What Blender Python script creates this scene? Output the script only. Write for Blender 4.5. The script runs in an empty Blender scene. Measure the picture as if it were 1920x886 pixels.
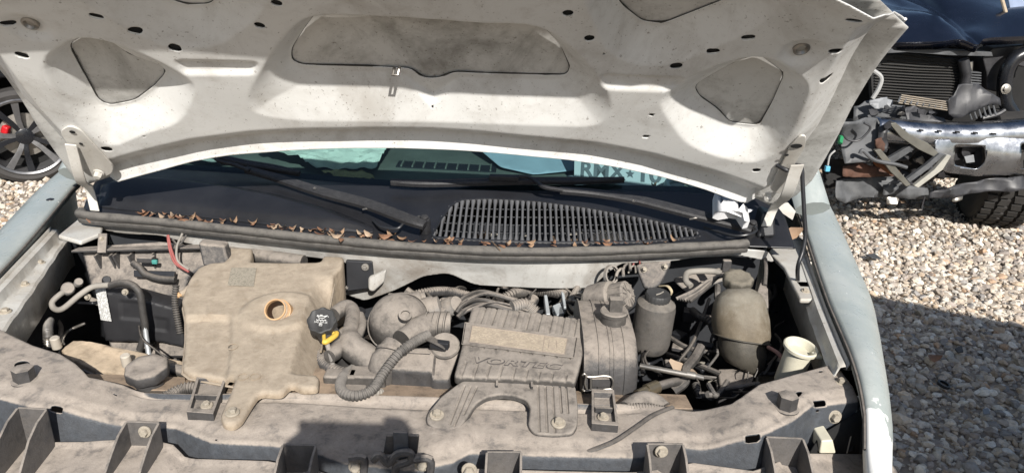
import bpy, bmesh, math, random
import numpy as np
from mathutils import Vector, Matrix
random.seed(7); rng = np.random.default_rng(11)
scene = bpy.context.scene
COL = scene.collection
R_ = math.radians

# ------------------------------------------------------------------ camera
IMW, IMH = 1920.0, 886.0
FPX = 960/math.tan(R_(35)); PITCH = R_(21.6); ROLL = R_(2.0)
CAM = np.array([.19, -1.03, 1.70])
_r0 = np.array([1., 0, 0]); _u0 = np.array([0, math.sin(PITCH), math.cos(PITCH)])
CF = np.array([0, math.cos(PITCH), -math.sin(PITCH)])
CR = math.cos(ROLL)*_r0 + math.sin(ROLL)*_u0
CU = math.cos(ROLL)*_u0 - math.sin(ROLL)*_r0
cd = bpy.data.cameras.new('camera'); co = bpy.data.objects.new('camera', cd); COL.objects.link(co)
cd.sensor_fit = 'HORIZONTAL'; cd.angle = R_(70); cd.clip_start = .02; cd.clip_end = 500
co.matrix_world = Matrix(((CR[0], CU[0], -CF[0], CAM[0]), (CR[1], CU[1], -CF[1], CAM[1]), (CR[2], CU[2], -CF[2], CAM[2]), (0, 0, 0, 1)))
scene.camera = co

# ------------------------------------------------------------------ light
SUN_EL = R_(35.5); SUN_AZ = R_(15.5)            # sun behind the photographer, a little to the right
SUN = np.array([math.cos(SUN_EL)*math.sin(SUN_AZ), -math.cos(SUN_EL)*math.cos(SUN_AZ), math.sin(SUN_EL)])
w = bpy.data.worlds.new('World'); scene.world = w; w.use_nodes = True
nt = w.node_tree; bg = nt.nodes['Background']; sk = nt.nodes.new('ShaderNodeTexSky')
sk.sky_type = 'NISHITA'; sk.sun_disc = False; sk.sun_elevation = SUN_EL
sk.sun_rotation = math.atan2(SUN[0], SUN[1]); sk.dust_density = 1.0
nt.links.new(sk.outputs[0], bg.inputs[0]); bg.inputs[1].default_value = .08
sd_ = bpy.data.lights.new('sun', 'SUN'); sd_.energy = 5.0; sd_.angle = R_(.53); sd_.color = (1, .955, .895)
so = bpy.data.objects.new('sun', sd_); COL.objects.link(so)
so.rotation_euler = Vector(-SUN).to_track_quat('-Z', 'Y').to_euler(); so.location = (3, -6, 6)
vs = scene.view_settings; vs.view_transform = 'Standard'; vs.look = 'None'; vs.exposure = .42; vs.gamma = 1
scene.render.engine = 'CYCLES'
scene.cycles.max_bounces = 8; scene.cycles.transparent_max_bounces = 12

# ------------------------------------------------------------------ pixel -> direction -> place on a known surface
def ray(px, py): return CF + CR*(px-960)/FPX + CU*(443-py)/FPX
def PZ(px, py, z): d = ray(px, py); return CAM + d*(z-CAM[2])/d[2]
def PY(px, py, y): d = ray(px, py); return CAM + d*(y-CAM[1])/d[1]
def PX(px, py, x): d = ray(px, py); return CAM + d*(x-CAM[0])/d[0]
def PL(px, py, p, n): d = ray(px, py); return CAM + d*(np.dot(np.asarray(p)-CAM, n)/np.dot(d, n))
def V3(*a): return np.array(a, float)
def unit(v): v = np.asarray(v, float); return v/np.linalg.norm(v)
class Plane:
    """a plane through three points, with in-plane axes a (to the right) and b, and normal n towards the viewer"""
    def __init__(s, o, p, q):
        s.o = np.asarray(o, float); s.a = unit(np.asarray(p)-s.o)
        n = np.cross(s.a, np.asarray(q, float)-s.o); n = unit(n)
        if np.dot(n, CAM-s.o) < 0: n = -n
        s.n = n; s.b = np.cross(n, s.a)
    def uv(s, px, py): q = PL(px, py, s.o, s.n)-s.o; return np.array([q@s.a, q@s.b])
    def at(s, px, py, h=0.): return PL(px, py, s.o+s.n*h, s.n)
    def xyz(s, q, h=0.):
        q = np.asarray(q, float); h = np.asarray(h, float)
        return s.o + q[..., 0:1]*s.a + q[..., 1:2]*s.b + h[..., None]*s.n

def catmull(pts, n=8, closed=False):
    P = [np.asarray(p, float) for p in pts]; m = len(P); out = []
    for i in range(m if closed else m-1):
        p0 = P[(i-1) % m] if closed or i > 0 else 2*P[0]-P[1]
        p1 = P[i]; p2 = P[(i+1) % m]
        p3 = P[(i+2) % m] if closed or i+2 < m else 2*P[-1]-P[-2]
        for k in range(n):
            t = k/n
            out.append(.5*((2*p1)+(-p0+p2)*t+(2*p0-5*p1+4*p2-p3)*t*t+(-p0+3*p1-3*p2+p3)*t**3))
    if not closed: out.append(P[-1])
    return out
def chaikin(pts, n=2, closed=True):
    P = [np.asarray(p, float) for p in pts]
    for _ in range(n):
        o = []; m = len(P)
        for i in range(m if closed else m-1):
            a, b = P[i], P[(i+1) % m]; o += [a*.8+b*.2, a*.2+b*.8]
        P = o
    return P
def rounded(pts, r, k=4):
    """round the corners of a closed polygon by radius-like cut r"""
    P = [np.asarray(p, float) for p in pts]; m = len(P); o = []
    for i in range(m):
        a, b, c = P[i-1], P[i], P[(i+1) % m]
        la, lc = np.linalg.norm(a-b), np.linalg.norm(c-b)
        ra = min(r, la*.45); rc = min(r, lc*.45)
        s = b+(a-b)*ra/la; e = b+(c-b)*rc/lc
        for j in range(k+1):
            t = j/k; o.append((1-t)**2*s+2*t*(1-t)*b+t*t*e)
    return o
def sdpoly(Q, poly):
    """signed distance (inside negative) and closest point, vectorised"""
    Q = np.asarray(Q, float); P = np.asarray(poly, float); B = np.roll(P, -1, 0)
    best = np.full(len(Q), 1e9); cp = np.zeros_like(Q); ins = np.zeros(len(Q), bool)
    for a, b in zip(P, B):
        e = b-a; L = e@e
        if L < 1e-14: continue
        t = np.clip(((Q-a)@e)/L, 0, 1); c = a+t[:, None]*e
        d = ((Q-c)**2).sum(1); m = d < best; best[m] = d[m]; cp[m] = c[m]
        cr = ((a[1] > Q[:, 1]) != (b[1] > Q[:, 1]))
        if abs(e[1]) > 1e-14: ins ^= cr & (Q[:, 0] < e[0]*(Q[:, 1]-a[1])/e[1]+a[0])
    d = np.sqrt(best); return np.where(ins, -d, d), cp
def sm(a, b, x): t = np.clip((x-a)/(b-a), 0, 1); return t*t*(3-2*t)
def ell(cx, cy, a, b, ang=0, n=20):
    t = np.arange(n)*2*math.pi/n; x = a*np.cos(t); y = b*np.sin(t); c, s = math.cos(ang), math.sin(ang)
    return np.stack([cx+c*x-s*y, cy+s*x+c*y], 1)
def slot(cx, cy, a, b, ang=0, n=6):
    """rounded slot of half length a, half width b"""
    o = []
    for s, base in ((1, -math.pi/2), (-1, math.pi/2)):
        for k in range(n+1):
            t = base+math.pi*k/n; o.append((s*(a-b)+b*math.cos(t), b*math.sin(t)))
    c, s = math.cos(ang), math.sin(ang)
    return np.array([(cx+c*x-s*y, cy+s*x+c*y) for x, y in o])
def rect(cx, cy, a, b, ang=0):
    c, s = math.cos(ang), math.sin(ang)
    return np.array([(cx+c*x-s*y, cy+s*x+c*y) for x, y in ((-a, -b), (a, -b), (a, b), (-a, b))])

# ------------------------------------------------------------------ mesh helpers
class MB:
    def __init__(s): s.v = []; s.f = []
    def add(s, vs_, fs):
        o = len(s.v); s.v += [tuple(map(float, p)) for p in vs_]; s.f += [tuple(i+o for i in f) for f in fs]; return s
    def box(s, c, size, M=None):
        hx, hy, hz = [q/2 for q in size]
        vs_ = [Vector((x*hx, y*hy, z*hz)) for x in (-1, 1) for y in (-1, 1) for z in (-1, 1)]
        if M is not None: vs_ = [M @ p for p in vs_]
        vs_ = [p+Vector(tuple(map(float, c))) for p in vs_]
        return s.add(vs_, [(0, 1, 3, 2), (4, 6, 7, 5), (0, 4, 5, 1), (2, 3, 7, 6), (0, 2, 6, 4), (1, 5, 7, 3)])
    def prism(s, ring, off, ring2=None):
        n = len(ring); off = np.asarray(off, float)
        r2 = ring2 if ring2 is not None else [np.asarray(p)+off for p in ring]
        fs = [tuple(range(n)), tuple(range(2*n-1, n-1, -1))]
        fs += [(i, n+i, n+(i+1) % n, (i+1) % n) for i in range(n)]
        return s.add(list(ring)+list(r2), fs)
    def loft(s, rings, caps=True, closed=True):
        n = len(rings[0]); vs_ = [p for r in rings for p in r]; fs = []
        for k in range(len(rings)-1):
            for i in range(n if closed else n-1):
                j = (i+1) % n; fs.append((k*n+i, k*n+j, (k+1)*n+j, (k+1)*n+i))
        if caps: fs.append(tuple(range(n-1, -1, -1))); fs.append(tuple(range((len(rings)-1)*n, len(rings)*n)))
        return s.add(vs_, fs)
    def tube(s, pts, r, seg=10, caps=True, flat=1.0, updir=None):
        P = [np.asarray(p, float) for p in pts]; m = len(P)
        rr = r if hasattr(r, '__len__') else [r]*m
        T = [unit(P[min(i+1, m-1)]-P[max(i-1, 0)]) for i in range(m)]
        up = np.array([0, 0, 1.]) if abs(T[0][2]) < .9 else np.array([0, 1., 0])
        if updir is not None: up = np.asarray(updir, float)
        N = unit(np.cross(np.cross(T[0], up), T[0])); rings = []
        for i in range(m):
            N = unit(N-T[i]*(N@T[i])); B = np.cross(T[i], N)
            rings.append([P[i]+rr[i]*(math.cos(a)*B+flat*math.sin(a)*N) for a in (2*math.pi*k/seg for k in range(seg))])
        return s.loft(rings, caps)
    def hose(s, pts, r, pitch=.007, amp=.12, seg=12, n=10):
        """corrugated hose"""
        c = catmull(pts, n); L = [0]
        for a, b in zip(c, c[1:]): L.append(L[-1]+np.linalg.norm(b-a))
        tot = L[-1]; m = max(8, int(tot/pitch*4)); q = []; rr = []
        for k in range(m+1):
            t = tot*k/m; j = min(max(int(np.searchsorted(L, t))-1, 0), len(c)-2)
            f = (t-L[j])/max(L[j+1]-L[j], 1e-9); q.append(c[j]+(c[j+1]-c[j])*min(f, 1))
            rr.append(r*(1+amp*(1 if (k % 4) < 2 else -1)))
        return s.tube(q, rr, seg)
    def lathe(s, prof, o, axis=(0, 0, 1), seg=28, caps=True, lobes=None):
        ax = unit(axis); up = np.array([0, 0, 1.]) if abs(ax[2]) < .9 else np.array([1., 0, 0])
        a = unit(np.cross(up, ax)); b = np.cross(ax, a); o = np.asarray(o, float); rings = []
        for r, h in prof:
            rings.append([o+ax*h+r*(1 if lobes is None else lobes(2*math.pi*k/seg))*(math.cos(2*math.pi*k/seg)*a+math.sin(2*math.pi*k/seg)*b) for k in range(seg)])
        return s.loft(rings, caps)
    def bolt(s, p, axis, r=.009, h=.008, washer=1.5):
        if r < .012: r = r*.8; washer = washer*.93
        s.lathe([(r*washer, 0), (r*washer, .002), (r*washer*.9, .003)], p, axis, 18)
        s.lathe([(r, .003), (r, h), (r*.82, h+.0015)], p, axis, 6); return s
    def build(s, name, mat, parent=None, smooth=40, bevel=0, seg=2, solid=0, sub=0, dat=None):
        me = bpy.data.meshes.new(name); me.from_pydata(s.v, [], s.f); me.update()
        return finish(name, me, mat, parent, smooth, bevel, seg, solid, sub)
def finish(name, me, mat, parent=None, smooth=40, bevel=0, seg=2, solid=0, sub=0):
    bm = bmesh.new(); bm.from_mesh(me)
    bmesh.ops.remove_doubles(bm, verts=bm.verts, dist=1e-6)
    bmesh.ops.recalc_face_normals(bm, faces=bm.faces)
    for f in bm.faces: f.smooth = True
    if not bevel:
        for e in bm.edges:
            if len(e.link_faces) == 2 and e.calc_face_angle(0) > R_(smooth): e.smooth = False
    bm.to_mesh(me); bm.free()
    o = bpy.data.objects.new(name, me); COL.objects.link(o)
    if mat is not None:
        for m_ in (mat if isinstance(mat, (list, tuple)) else [mat]): me.materials.append(m_)
    if parent is not None: attach(o, parent)
    if solid:
        m = o.modifiers.new('solid', 'SOLIDIFY'); m.thickness = solid; m.offset = 0
    if bevel:
        m = o.modifiers.new('bevel', 'BEVEL'); m.width = bevel; m.segments = seg; m.limit_method = 'ANGLE'; m.angle_limit = R_(32)
        m.harden_normals = True
    if sub:
        m = o.modifiers.new('sub', 'SUBSURF'); m.levels = sub; m.render_levels = sub
    return o
def attach(o, p):
    o.parent = p; o.matrix_parent_inverse = Matrix.Translation(-wloc(p))
def wloc(p):
    v = Vector(p.location)
    if p.parent is not None: v = v + wloc(p.parent) + Vector(p.matrix_parent_inverse.translation)
    return v
def thing(name, label, cat, loc, group=None):
    o = bpy.data.objects.new(name, None); COL.objects.link(o); o.location = tuple(map(float, loc)); o.empty_display_size = .1
    return tag(o, label, cat, group)
def tag(o, label, cat, group=None):
    o['label'] = label; o['category'] = cat
    if group: o['group'] = group
    return o
def sheet(name, fn, box, step, mat, parent=None, outline=None, holes=(), solid=0, skirt=None, smooth=50):
    """sheet of fine quads over a 2-D domain, cut exactly to an outline and to holes; fn maps (n,2) -> (n,3).
       skirt: vector (or fn of the rim points) that pulls the rim down into side walls"""
    x0, y0, x1, y1 = box; nx = max(2, int((x1-x0)/step)); ny = max(2, int((y1-y0)/step))
    X, Y = np.meshgrid(np.linspace(x0, x1, nx+1), np.linspace(y0, y1, ny+1))
    Q = np.stack([X.ravel(), Y.ravel()], 1); Q0 = Q.copy()
    idx = np.arange((nx+1)*(ny+1)).reshape(ny+1, nx+1)
    F = np.stack([idx[:-1, :-1], idx[:-1, 1:], idx[1:, 1:], idx[1:, :-1]], -1).reshape(-1, 4)
    if outline is not None:
        d, cp = sdpoly(Q0, outline); F = F[(d[F] < -step*.12).any(1)]
        m = d > -step*.12; Q[m] = cp[m]
    for hpoly in holes:
        hp = np.asarray(hpoly); lo = hp.min(0)-step*2; hi = hp.max(0)+step*2
        sel = np.where(((Q0 > lo) & (Q0 < hi)).all(1))[0]
        if not len(sel): continue
        d, cp = sdpoly(Q0[sel], hp); dd = np.full(len(Q0), 1.); dd[sel] = d
        F = F[(dd[F] > step*.12).any(1)]
        m = d < step*.12; Q[sel[m]] = cp[m]
    used = np.unique(F); P = np.asarray(fn(Q[used])); re = -np.ones(len(Q0), int); re[used] = np.arange(len(used)); F = re[F]
    faces = F.tolist(); verts = P.tolist()
    me = bpy.data.meshes.new(name); me.from_pydata(verts, [], faces); me.update()
    bm = bmesh.new(); bm.from_mesh(me)
    bmesh.ops.remove_doubles(bm, verts=bm.verts, dist=2e-5)
    bmesh.ops.dissolve_degenerate(bm, dist=1e-6, edges=bm.edges)
    if skirt is not None:
        ed = [e for e in bm.edges if len(e.link_faces) == 1]
        g = bmesh.ops.extrude_edge_only(bm, edges=ed)
        for v in g['geom']:
            if isinstance(v, bmesh.types.BMVert):
                v.co += Vector(tuple(skirt(np.array(v.co)) if callable(skirt) else skirt))
    bm.to_mesh(me); bm.free()
    return finish(name, me, mat, parent, smooth, 0, 2, solid)
def dup(o, parent=None):
    c = o.copy(); COL.objects.link(c)
    if parent is not None: c.parent = parent
    return c
def text_mesh(name, body, size, mat, parent, origin, xdir, ydir, extrude=.0008, align='CENTER', bold=0.0, shear=0.0, space=1.0, width=None):
    cu = bpy.data.curves.new(name, 'FONT'); cu.body = body; cu.size = size; cu.extrude = extrude; cu.align_x = align; cu.align_y = 'CENTER'
    cu.offset = bold; cu.shear = shear; cu.space_character = space; cu.resolution_u = 3
    o = bpy.data.objects.new(name, cu); dg = bpy.context.evaluated_depsgraph_get(); COL.objects.link(o); dg.update()
    me = bpy.data.meshes.new_from_object(o.evaluated_get(dg)); COL.objects.unlink(o); bpy.data.objects.remove(o)
    x = unit(xdir); n = unit(np.cross(x, ydir)); y = np.cross(n, x); sx = 1
    if width is not None:
        xs = [v.co.x for v in me.vertices]; sx = width/(max(xs)-min(xs)) if xs else 1
    for v in me.vertices:
        c = np.array(v.co); v.co = Vector(tuple(np.asarray(origin)+x*c[0]*sx+y*c[1]+n*c[2]))
    me.materials.clear(); ob = bpy.data.objects.new(name, me); COL.objects.link(ob); me.materials.append(mat)
    if parent is not None: attach(ob, parent)
    return ob

# ------------------------------------------------------------------ materials
def mat_new(name):
    m = bpy.data.materials.new(name); m.use_nodes = True; nt = m.node_tree
    return m, nt, nt.nodes['Principled BSDF']
def N(nt, t, **kw):
    n = nt.nodes.new(t)
    for k, v in kw.items():
        if k in ('op',): n.operation = v
        else: setattr(n, k, v)
    return n
def noise(nt, scale, detail=4, rough=.6, vec=None, dist=0.):
    n = nt.nodes.new('ShaderNodeTexNoise'); n.inputs['Scale'].default_value = scale; n.inputs['Detail'].default_value = detail
    n.inputs['Roughness'].default_value = rough; n.inputs['Distortion'].default_value = dist
    if vec is None:
        tc = nt.nodes.get('TC') or nt.nodes.new('ShaderNodeTexCoord'); tc.name = 'TC'; vec = tc.outputs['Object']
    nt.links.new(vec, n.inputs['Vector']); return n.outputs['Fac']
def ramp(nt, fac, stops):
    r = nt.nodes.new('ShaderNodeValToRGB'); e = r.color_ramp.elements
    while len(e) < len(stops): e.new(.5)
    for el, (p, c) in zip(e, stops): el.position = p; el.color = (*(c if hasattr(c, '__len__') else (c, c, c)), 1)
    nt.links.new(fac, r.inputs[0]); return r.outputs[0]
def mixc(nt, fac, a, b, blend='MIX'):
    m = nt.nodes.new('ShaderNodeMix'); m.data_type = 'RGBA'; m.blend_type = blend
    for sock, v in ((m.inputs[0], fac), (m.inputs[6], a), (m.inputs[7], b)):
        if hasattr(v, 'links') or hasattr(v, 'is_linked'): nt.links.new(v, sock)
        elif hasattr(v, '__len__'): sock.default_value = (*v, 1)
        else: sock.default_value = v
    return m.outputs[2]
def math_(nt, op, a, b=None, clamp=False):
    n = nt.nodes.new('ShaderNodeMath'); n.operation = op; n.use_clamp = clamp
    for i, v in enumerate((a, b)):
        if v is None: continue
        if hasattr(v, 'is_linked'): nt.links.new(v, n.inputs[i])
        else: n.inputs[i].default_value = v
    return n.outputs[0]
def maprange(nt, x, a, b, c=0., d=1.):
    n = nt.nodes.new('ShaderNodeMapRange'); n.interpolation_type = 'SMOOTHSTEP'
    nt.links.new(x, n.inputs[0])
    for i, v in zip((1, 2, 3, 4), (a, b, c, d)): n.inputs[i].default_value = v
    return n.outputs[0]
def bump(nt, bs, h, strength=.3, dist=.002):
    b = nt.nodes.new('ShaderNodeBump'); b.inputs['Strength'].default_value = strength; b.inputs['Distance'].default_value = dist
    nt.links.new(h, b.inputs['Height']); nt.links.new(b.outputs[0], bs.inputs['Normal'])
MATS = {}
def plain(name, col, rough=.6, metal=0., bumpk=.15, bscale=160, var=.18, spec=.5):
    if name in MATS: return MATS[name]
    m, nt, bs = mat_new(name)
    n1 = noise(nt, 9, 5, .65); n2 = noise(nt, bscale, 3)
    lo = tuple(c*(1-var) for c in col); hi = tuple(min(1, c*(1+var)) for c in col)
    c = ramp(nt, n1, [(.3, lo), (.7, hi)])
    nt.links.new(c, bs.inputs['Base Color']); bs.inputs['Metallic'].default_value = metal
    nt.links.new(maprange(nt, n1, .3, .7, max(.05, rough-.08), min(1, rough+.08)), bs.inputs['Roughness'])
    bs.inputs['Specular IOR Level'].default_value = spec
    if bumpk: bump(nt, bs, n2, bumpk, .001)
    MATS[name] = m; return m
def dusty(name, base, dust=(.285, .25, .215), lo=.25, hi=.8, amt=.95, rough=.5, grain=90, speck=.5, k=.5, sidek=.12, wear=.45):
    """a surface on which dust has settled where it faces up, rubbed thin in patches"""
    if name in MATS: return MATS[name]
    m, nt, bs = mat_new(name)
    g = nt.nodes.new('ShaderNodeNewGeometry'); sp = nt.nodes.new('ShaderNodeSeparateXYZ'); nt.links.new(g.outputs['Normal'], sp.inputs[0])
    n1 = noise(nt, 11, 6, .65); n2 = noise(nt, grain, 6, .75); n3 = noise(nt, 420, 3, .7); n4 = noise(nt, 36, 8, .70, dist=.25)
    up = math_(nt, 'ADD', sp.outputs['Z'], math_(nt, 'MULTIPLY', math_(nt, 'SUBTRACT', n1, .5), k))
    up = math_(nt, 'ADD', up, math_(nt, 'MULTIPLY', math_(nt, 'SUBTRACT', n2, .5), k*1.6))
    f = maprange(nt, up, lo, hi, sidek, amt)
    f = math_(nt, 'MULTIPLY', f, maprange(nt, n4, .50, .72, 1., 1.-wear))
    f = math_(nt, 'MULTIPLY', f, maprange(nt, n3, .55, .80, 1., 1.-speck*.8))
    dl = tuple(c*.74 for c in dust); dh = tuple(min(1, c*1.20) for c in dust)
    dc = ramp(nt, n4, [(.30, dh), (.68, dl)])
    dc = mixc(nt, maprange(nt, n2, .58, .74, 0, .55), dc, tuple(min(1, c*1.38) for c in dust))
    dc = mixc(nt, maprange(nt, n2, .42, .28, 0, .55), dc, tuple(c*.55 for c in dust))
    bc = ramp(nt, n2, [(.35, tuple(c*.75 for c in base)), (.7, tuple(c*1.3 for c in base))])
    nt.links.new(mixc(nt, f, bc, dc), bs.inputs['Base Color'])
    nt.links.new(maprange(nt, f, 0, 1, rough, .95), bs.inputs['Roughness'])
    bs.inputs['Specular IOR Level'].default_value = .35
    bump(nt, bs, math_(nt, 'ADD', n3, math_(nt, 'MULTIPLY', n2, 2.)), .40, .0014)
    MATS[name] = m; return m
def paint(name, col, dirt=(.30, .25, .19), amt=.5, specks=.6, rough=.45, dscale=6, speckcol=(.10, .075, .05), streak=False):
    if name in MATS: return MATS[name]
    m, nt, bs = mat_new(name)
    n1 = noise(nt, dscale, 7, .68, dist=.6); n2 = noise(nt, 38, 5, .7); n3 = noise(nt, 230, 2, .5); n4 = noise(nt, 95, 3, .6); n6 = noise(nt, 2.6, 8, .75, dist=1.2)
    f = math_(nt, 'MULTIPLY', maprange(nt, n1, .42, .78), amt)
    c = mixc(nt, f, col, dirt)
    c = mixc(nt, math_(nt, 'MULTIPLY', maprange(nt, n2, .5, .8), amt*.45), c, dirt)
    c = mixc(nt, math_(nt, 'MULTIPLY', maprange(nt, n6, .50, .64), amt*.55), c, dirt)
    spk = math_(nt, 'MULTIPLY', maprange(nt, n3, .66, .72), math_(nt, 'MULTIPLY', maprange(nt, n1, .35, .6), specks))
    c = mixc(nt, spk, c, speckcol)
    c = mixc(nt, math_(nt, 'MULTIPLY', maprange(nt, n4, .665, .72), specks*.75), c, speckcol)
    nt.links.new(c, bs.inputs['Base Color'])
    nt.links.new(maprange(nt, n2, .3, .7, rough-.1, rough+.18), bs.inputs['Roughness'])
    bump(nt, bs, math_(nt, 'ADD', n3, n2), .10, .001)
    MATS[name] = m; return m
# ------------------------------------------------------------------ palette
M_HOOD = paint('hood_inner_paint', (.66, .66, .64), dirt=(.30, .27, .23), amt=.55, specks=.7)
M_SKIN = paint('hood_skin_back', (.58, .575, .55), dirt=(.20, .19, .17), amt=.95, specks=.75)
M_FRAME = paint('body_cream_paint', (.52, .51, .475), dirt=(.30, .255, .20), amt=.75, specks=.6)
M_FEND = paint('fender_paint', (.315, .35, .338), dirt=(.44, .46, .44), amt=.75, specks=.22, rough=.34, dscale=5)
M_PEEL = paint('bare_white_primer', (.80, .80, .77), amt=.12, specks=.15)
M_DP = dusty('dusty_black_plastic', (.028, .03, .034))
M_DPH = dusty('heavily_dusted_plastic', (.05, .048, .046), dust=(.25, .222, .193), lo=.0, hi=.65, amt=1., sidek=.14)
M_RAD = dusty('dusty_radiator_support_paint', (.047, .055, .066), lo=.45, hi=.72, amt=1., sidek=.05, k=.22, dust=(.335, .292, .25))
M_TANK = dusty('stained_beige_plastic', (.30, .235, .165), dust=(.355, .30, .235), lo=-.2, hi=.9, sidek=.2)
M_HOSE = dusty('dusty_grey_conduit', (.06, .058, .055), dust=(.19, .175, .158), lo=-.3, hi=.8)
M_ORANGE = plain('coolant_stained_plastic', (.48, .30, .155), .5)
M_BLK = plain('black_plastic', (.018, .019, .022), .42)
M_COWL = plain('cowl_plastic', (.015, .0155, .018), .38, bumpk=.08)
M_RUB = dusty('dusty_rubber', (.03, .03, .03), lo=.2, hi=1.3, amt=.55, sidek=.08)
M_SEAL = dusty('weathered_rubber_seal', (.035, .034, .033), dust=(.20, .185, .165), lo=-.2, hi=1.3, amt=.75, sidek=.15, grain=50)
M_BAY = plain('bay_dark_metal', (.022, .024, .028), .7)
M_STEEL = plain('worn_steel', (.35, .33, .30), .42, .85)
M_ZINC = dusty('dusty_zinc_bolt', (.30, .27, .22), lo=.2, hi=1.2, amt=.6, dust=(.42, .36, .28))
M_ALU = dusty('dusty_aluminium', (.26, .25, .235), lo=-.3, hi=.8, amt=.95)
M_RUST = plain('rust', (.20, .075, .03), .85, var=.5)
M_BLACKHOLE = plain('shade_black', (.01, .01, .01), .9)  # near-black colour that paints shade into holes, slots and gaps

# ------------------------------------------------------------------ the van
van = thing('van', 'white van with its hood propped open over a dusty engine bay', 'van', (0, 1.9, 0))

# hood: a plane leaning over the bay, crowned across and curling at the nose
TAU = R_(52)
H0 = V3(0, .60, 1.15); HH = V3(0, -math.cos(TAU), math.sin(TAU)); HN = V3(0, -math.sin(TAU), -math.cos(TAU))
def hood_g(u, v):
    return -.045*(1-(u/.82)**2) + .30*(np.sqrt((v-.50)**2+.004)+(v-.50))*.5
def hood_xyz(q, h=0.):
    q = np.asarray(q, float); u, v = q[..., 0], q[..., 1]
    g = hood_g(u, v)+h
    return H0 + u[..., None]*V3(1, 0, 0) + v[..., None]*HH + g[..., None]*HN
def huv(px, py, lift=.014):
    g = 0.
    for _ in range(25):
        q = PL(px, py, H0+HN*(g+lift), HN)-H0; u, v = q[0], q@HH
        g = .5*g+.5*float(hood_g(np.array(u), np.array(v)))
    return np.array([u, v])
def hpts(L): return [huv(*p) for p in L]
rear = [(172, 352), (200, 343), (225, 331), (300, 311), (400, 287), (500, 276), (600, 270), (700, 268), (800, 270), (900, 275), (1000, 284), (1100, 295), (1200, 313), (1300, 340), (1360, 360), (1400, 374), (1450, 398)]
right = [(1492, 380), (1525, 350), (1545, 318), (1575, 265), (1600, 215), (1640, 150), (1678, 100), (1708, 66)]
rear_uv = hpts(rear); right_uv = hpts(right)
uR, vR = right_uv[-1]
f1 = huv(1690, 50); f2 = huv(1655, 16); VF = .86
half = [tuple(f1), tuple(f2)]+[(u, VF-(VF-f2[1])*(u/f2[0])**2) for u in np.linspace(f2[0]*.9, 0, 9)]
front = half+[(-u, v) for u, v in half[-2::-1]]
left = [(-1*q[0], q[1]) for q in right_uv[::-1]]
lpx = hpts([(0, 150), (34, 198), (68, 253), (126, 334), (150, 362)])
left = [(-uR, vR)] + [(lpx[0][0]-.01, .5*(vR+lpx[0][1]))] + list(lpx)
HOUT = [np.array(p) for p in (rear_uv + right_uv + front + left)]
cutC = rounded(hpts([(596, 24), (700, 36), (860, 42), (1000, 38), (1052, 95), (1070, 135), (1062, 150), (1010, 150), (915, 147), (851, 143), (822, 154), (793, 154), (768, 136), (700, 134), (565, 131), (544, 122), (544, 100), (572, 55)]), .012, 3)
basC = rounded(hpts([(575, 6), (700, 10), (900, 24), (1010, 26), (1065, 62), (1142, 150), (1150, 190), (1120, 224), (820, 214), (560, 211), (478, 200), (462, 165), (520, 70)]), .05, 5)
cutL = rounded(hpts([(124, 92), (160, 70), (200, 84), (240, 112), (300, 132), (308, 145), (286, 170), (250, 196), (200, 206), (180, 195)]), .014, 3)
basL = rounded(hpts([(82, 96), (150, 46), (232, 62), (352, 122), (378, 148), (345, 215), (275, 234), (222, 262), (182, 246), (130, 190)]), .04, 4)
cutR = rounded(hpts([(1302, 170), (1372, 128), (1424, 110), (1474, 146), (1450, 200), (1425, 244), (1370, 238), (1345, 212), (1312, 190)]), .014, 3)
basR = rounded(hpts([(1226, 166), (1290, 122), (1400, 82), (1455, 92), (1520, 142), (1492, 215), (1462, 268), (1410, 292), (1350, 280), (1285, 255), (1255, 215)]), .04, 4)
cutTL = rounded(hpts([(268, -8), (345, 19), (390, 18), (418, -8), (450, -50), (300, -60)]), .012, 3)
basTL = rounded(hpts([(120, -40), (255, 45), (330, 78), (420, 72), (500, 10), (520, -60), (470, -110), (150, -120)]), .05, 4)
cutTR = rounded(hpts([(1145, -10), (1170, 22), (1205, 50), (1245, 54), (1380, 2), (1440, -40), (1150, -50)]), .012, 3)
basTR = rounded(hpts([(1085, -40), (1130, 80), (1190, 108), (1270, 105), (1400, 45), (1470, -10), (1450, -110), (1100, -110)]), .05, 4)
dimL = huv(62, 33); dimR = huv(1500, 80)
stepL = rounded(hpts([(338, 98), (486, 101), (480, 119), (352, 120)]), .01, 2)
stepR = rounded(hpts([(1126, 124), (1278, 130), (1272, 152), (1132, 146)]), .01, 2)
sideR = catmull(hpts([(1617, 66), (1600, 112), (1560, 188), (1530, 262), (1488, 345)]), 4)
HRIB = .037
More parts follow.
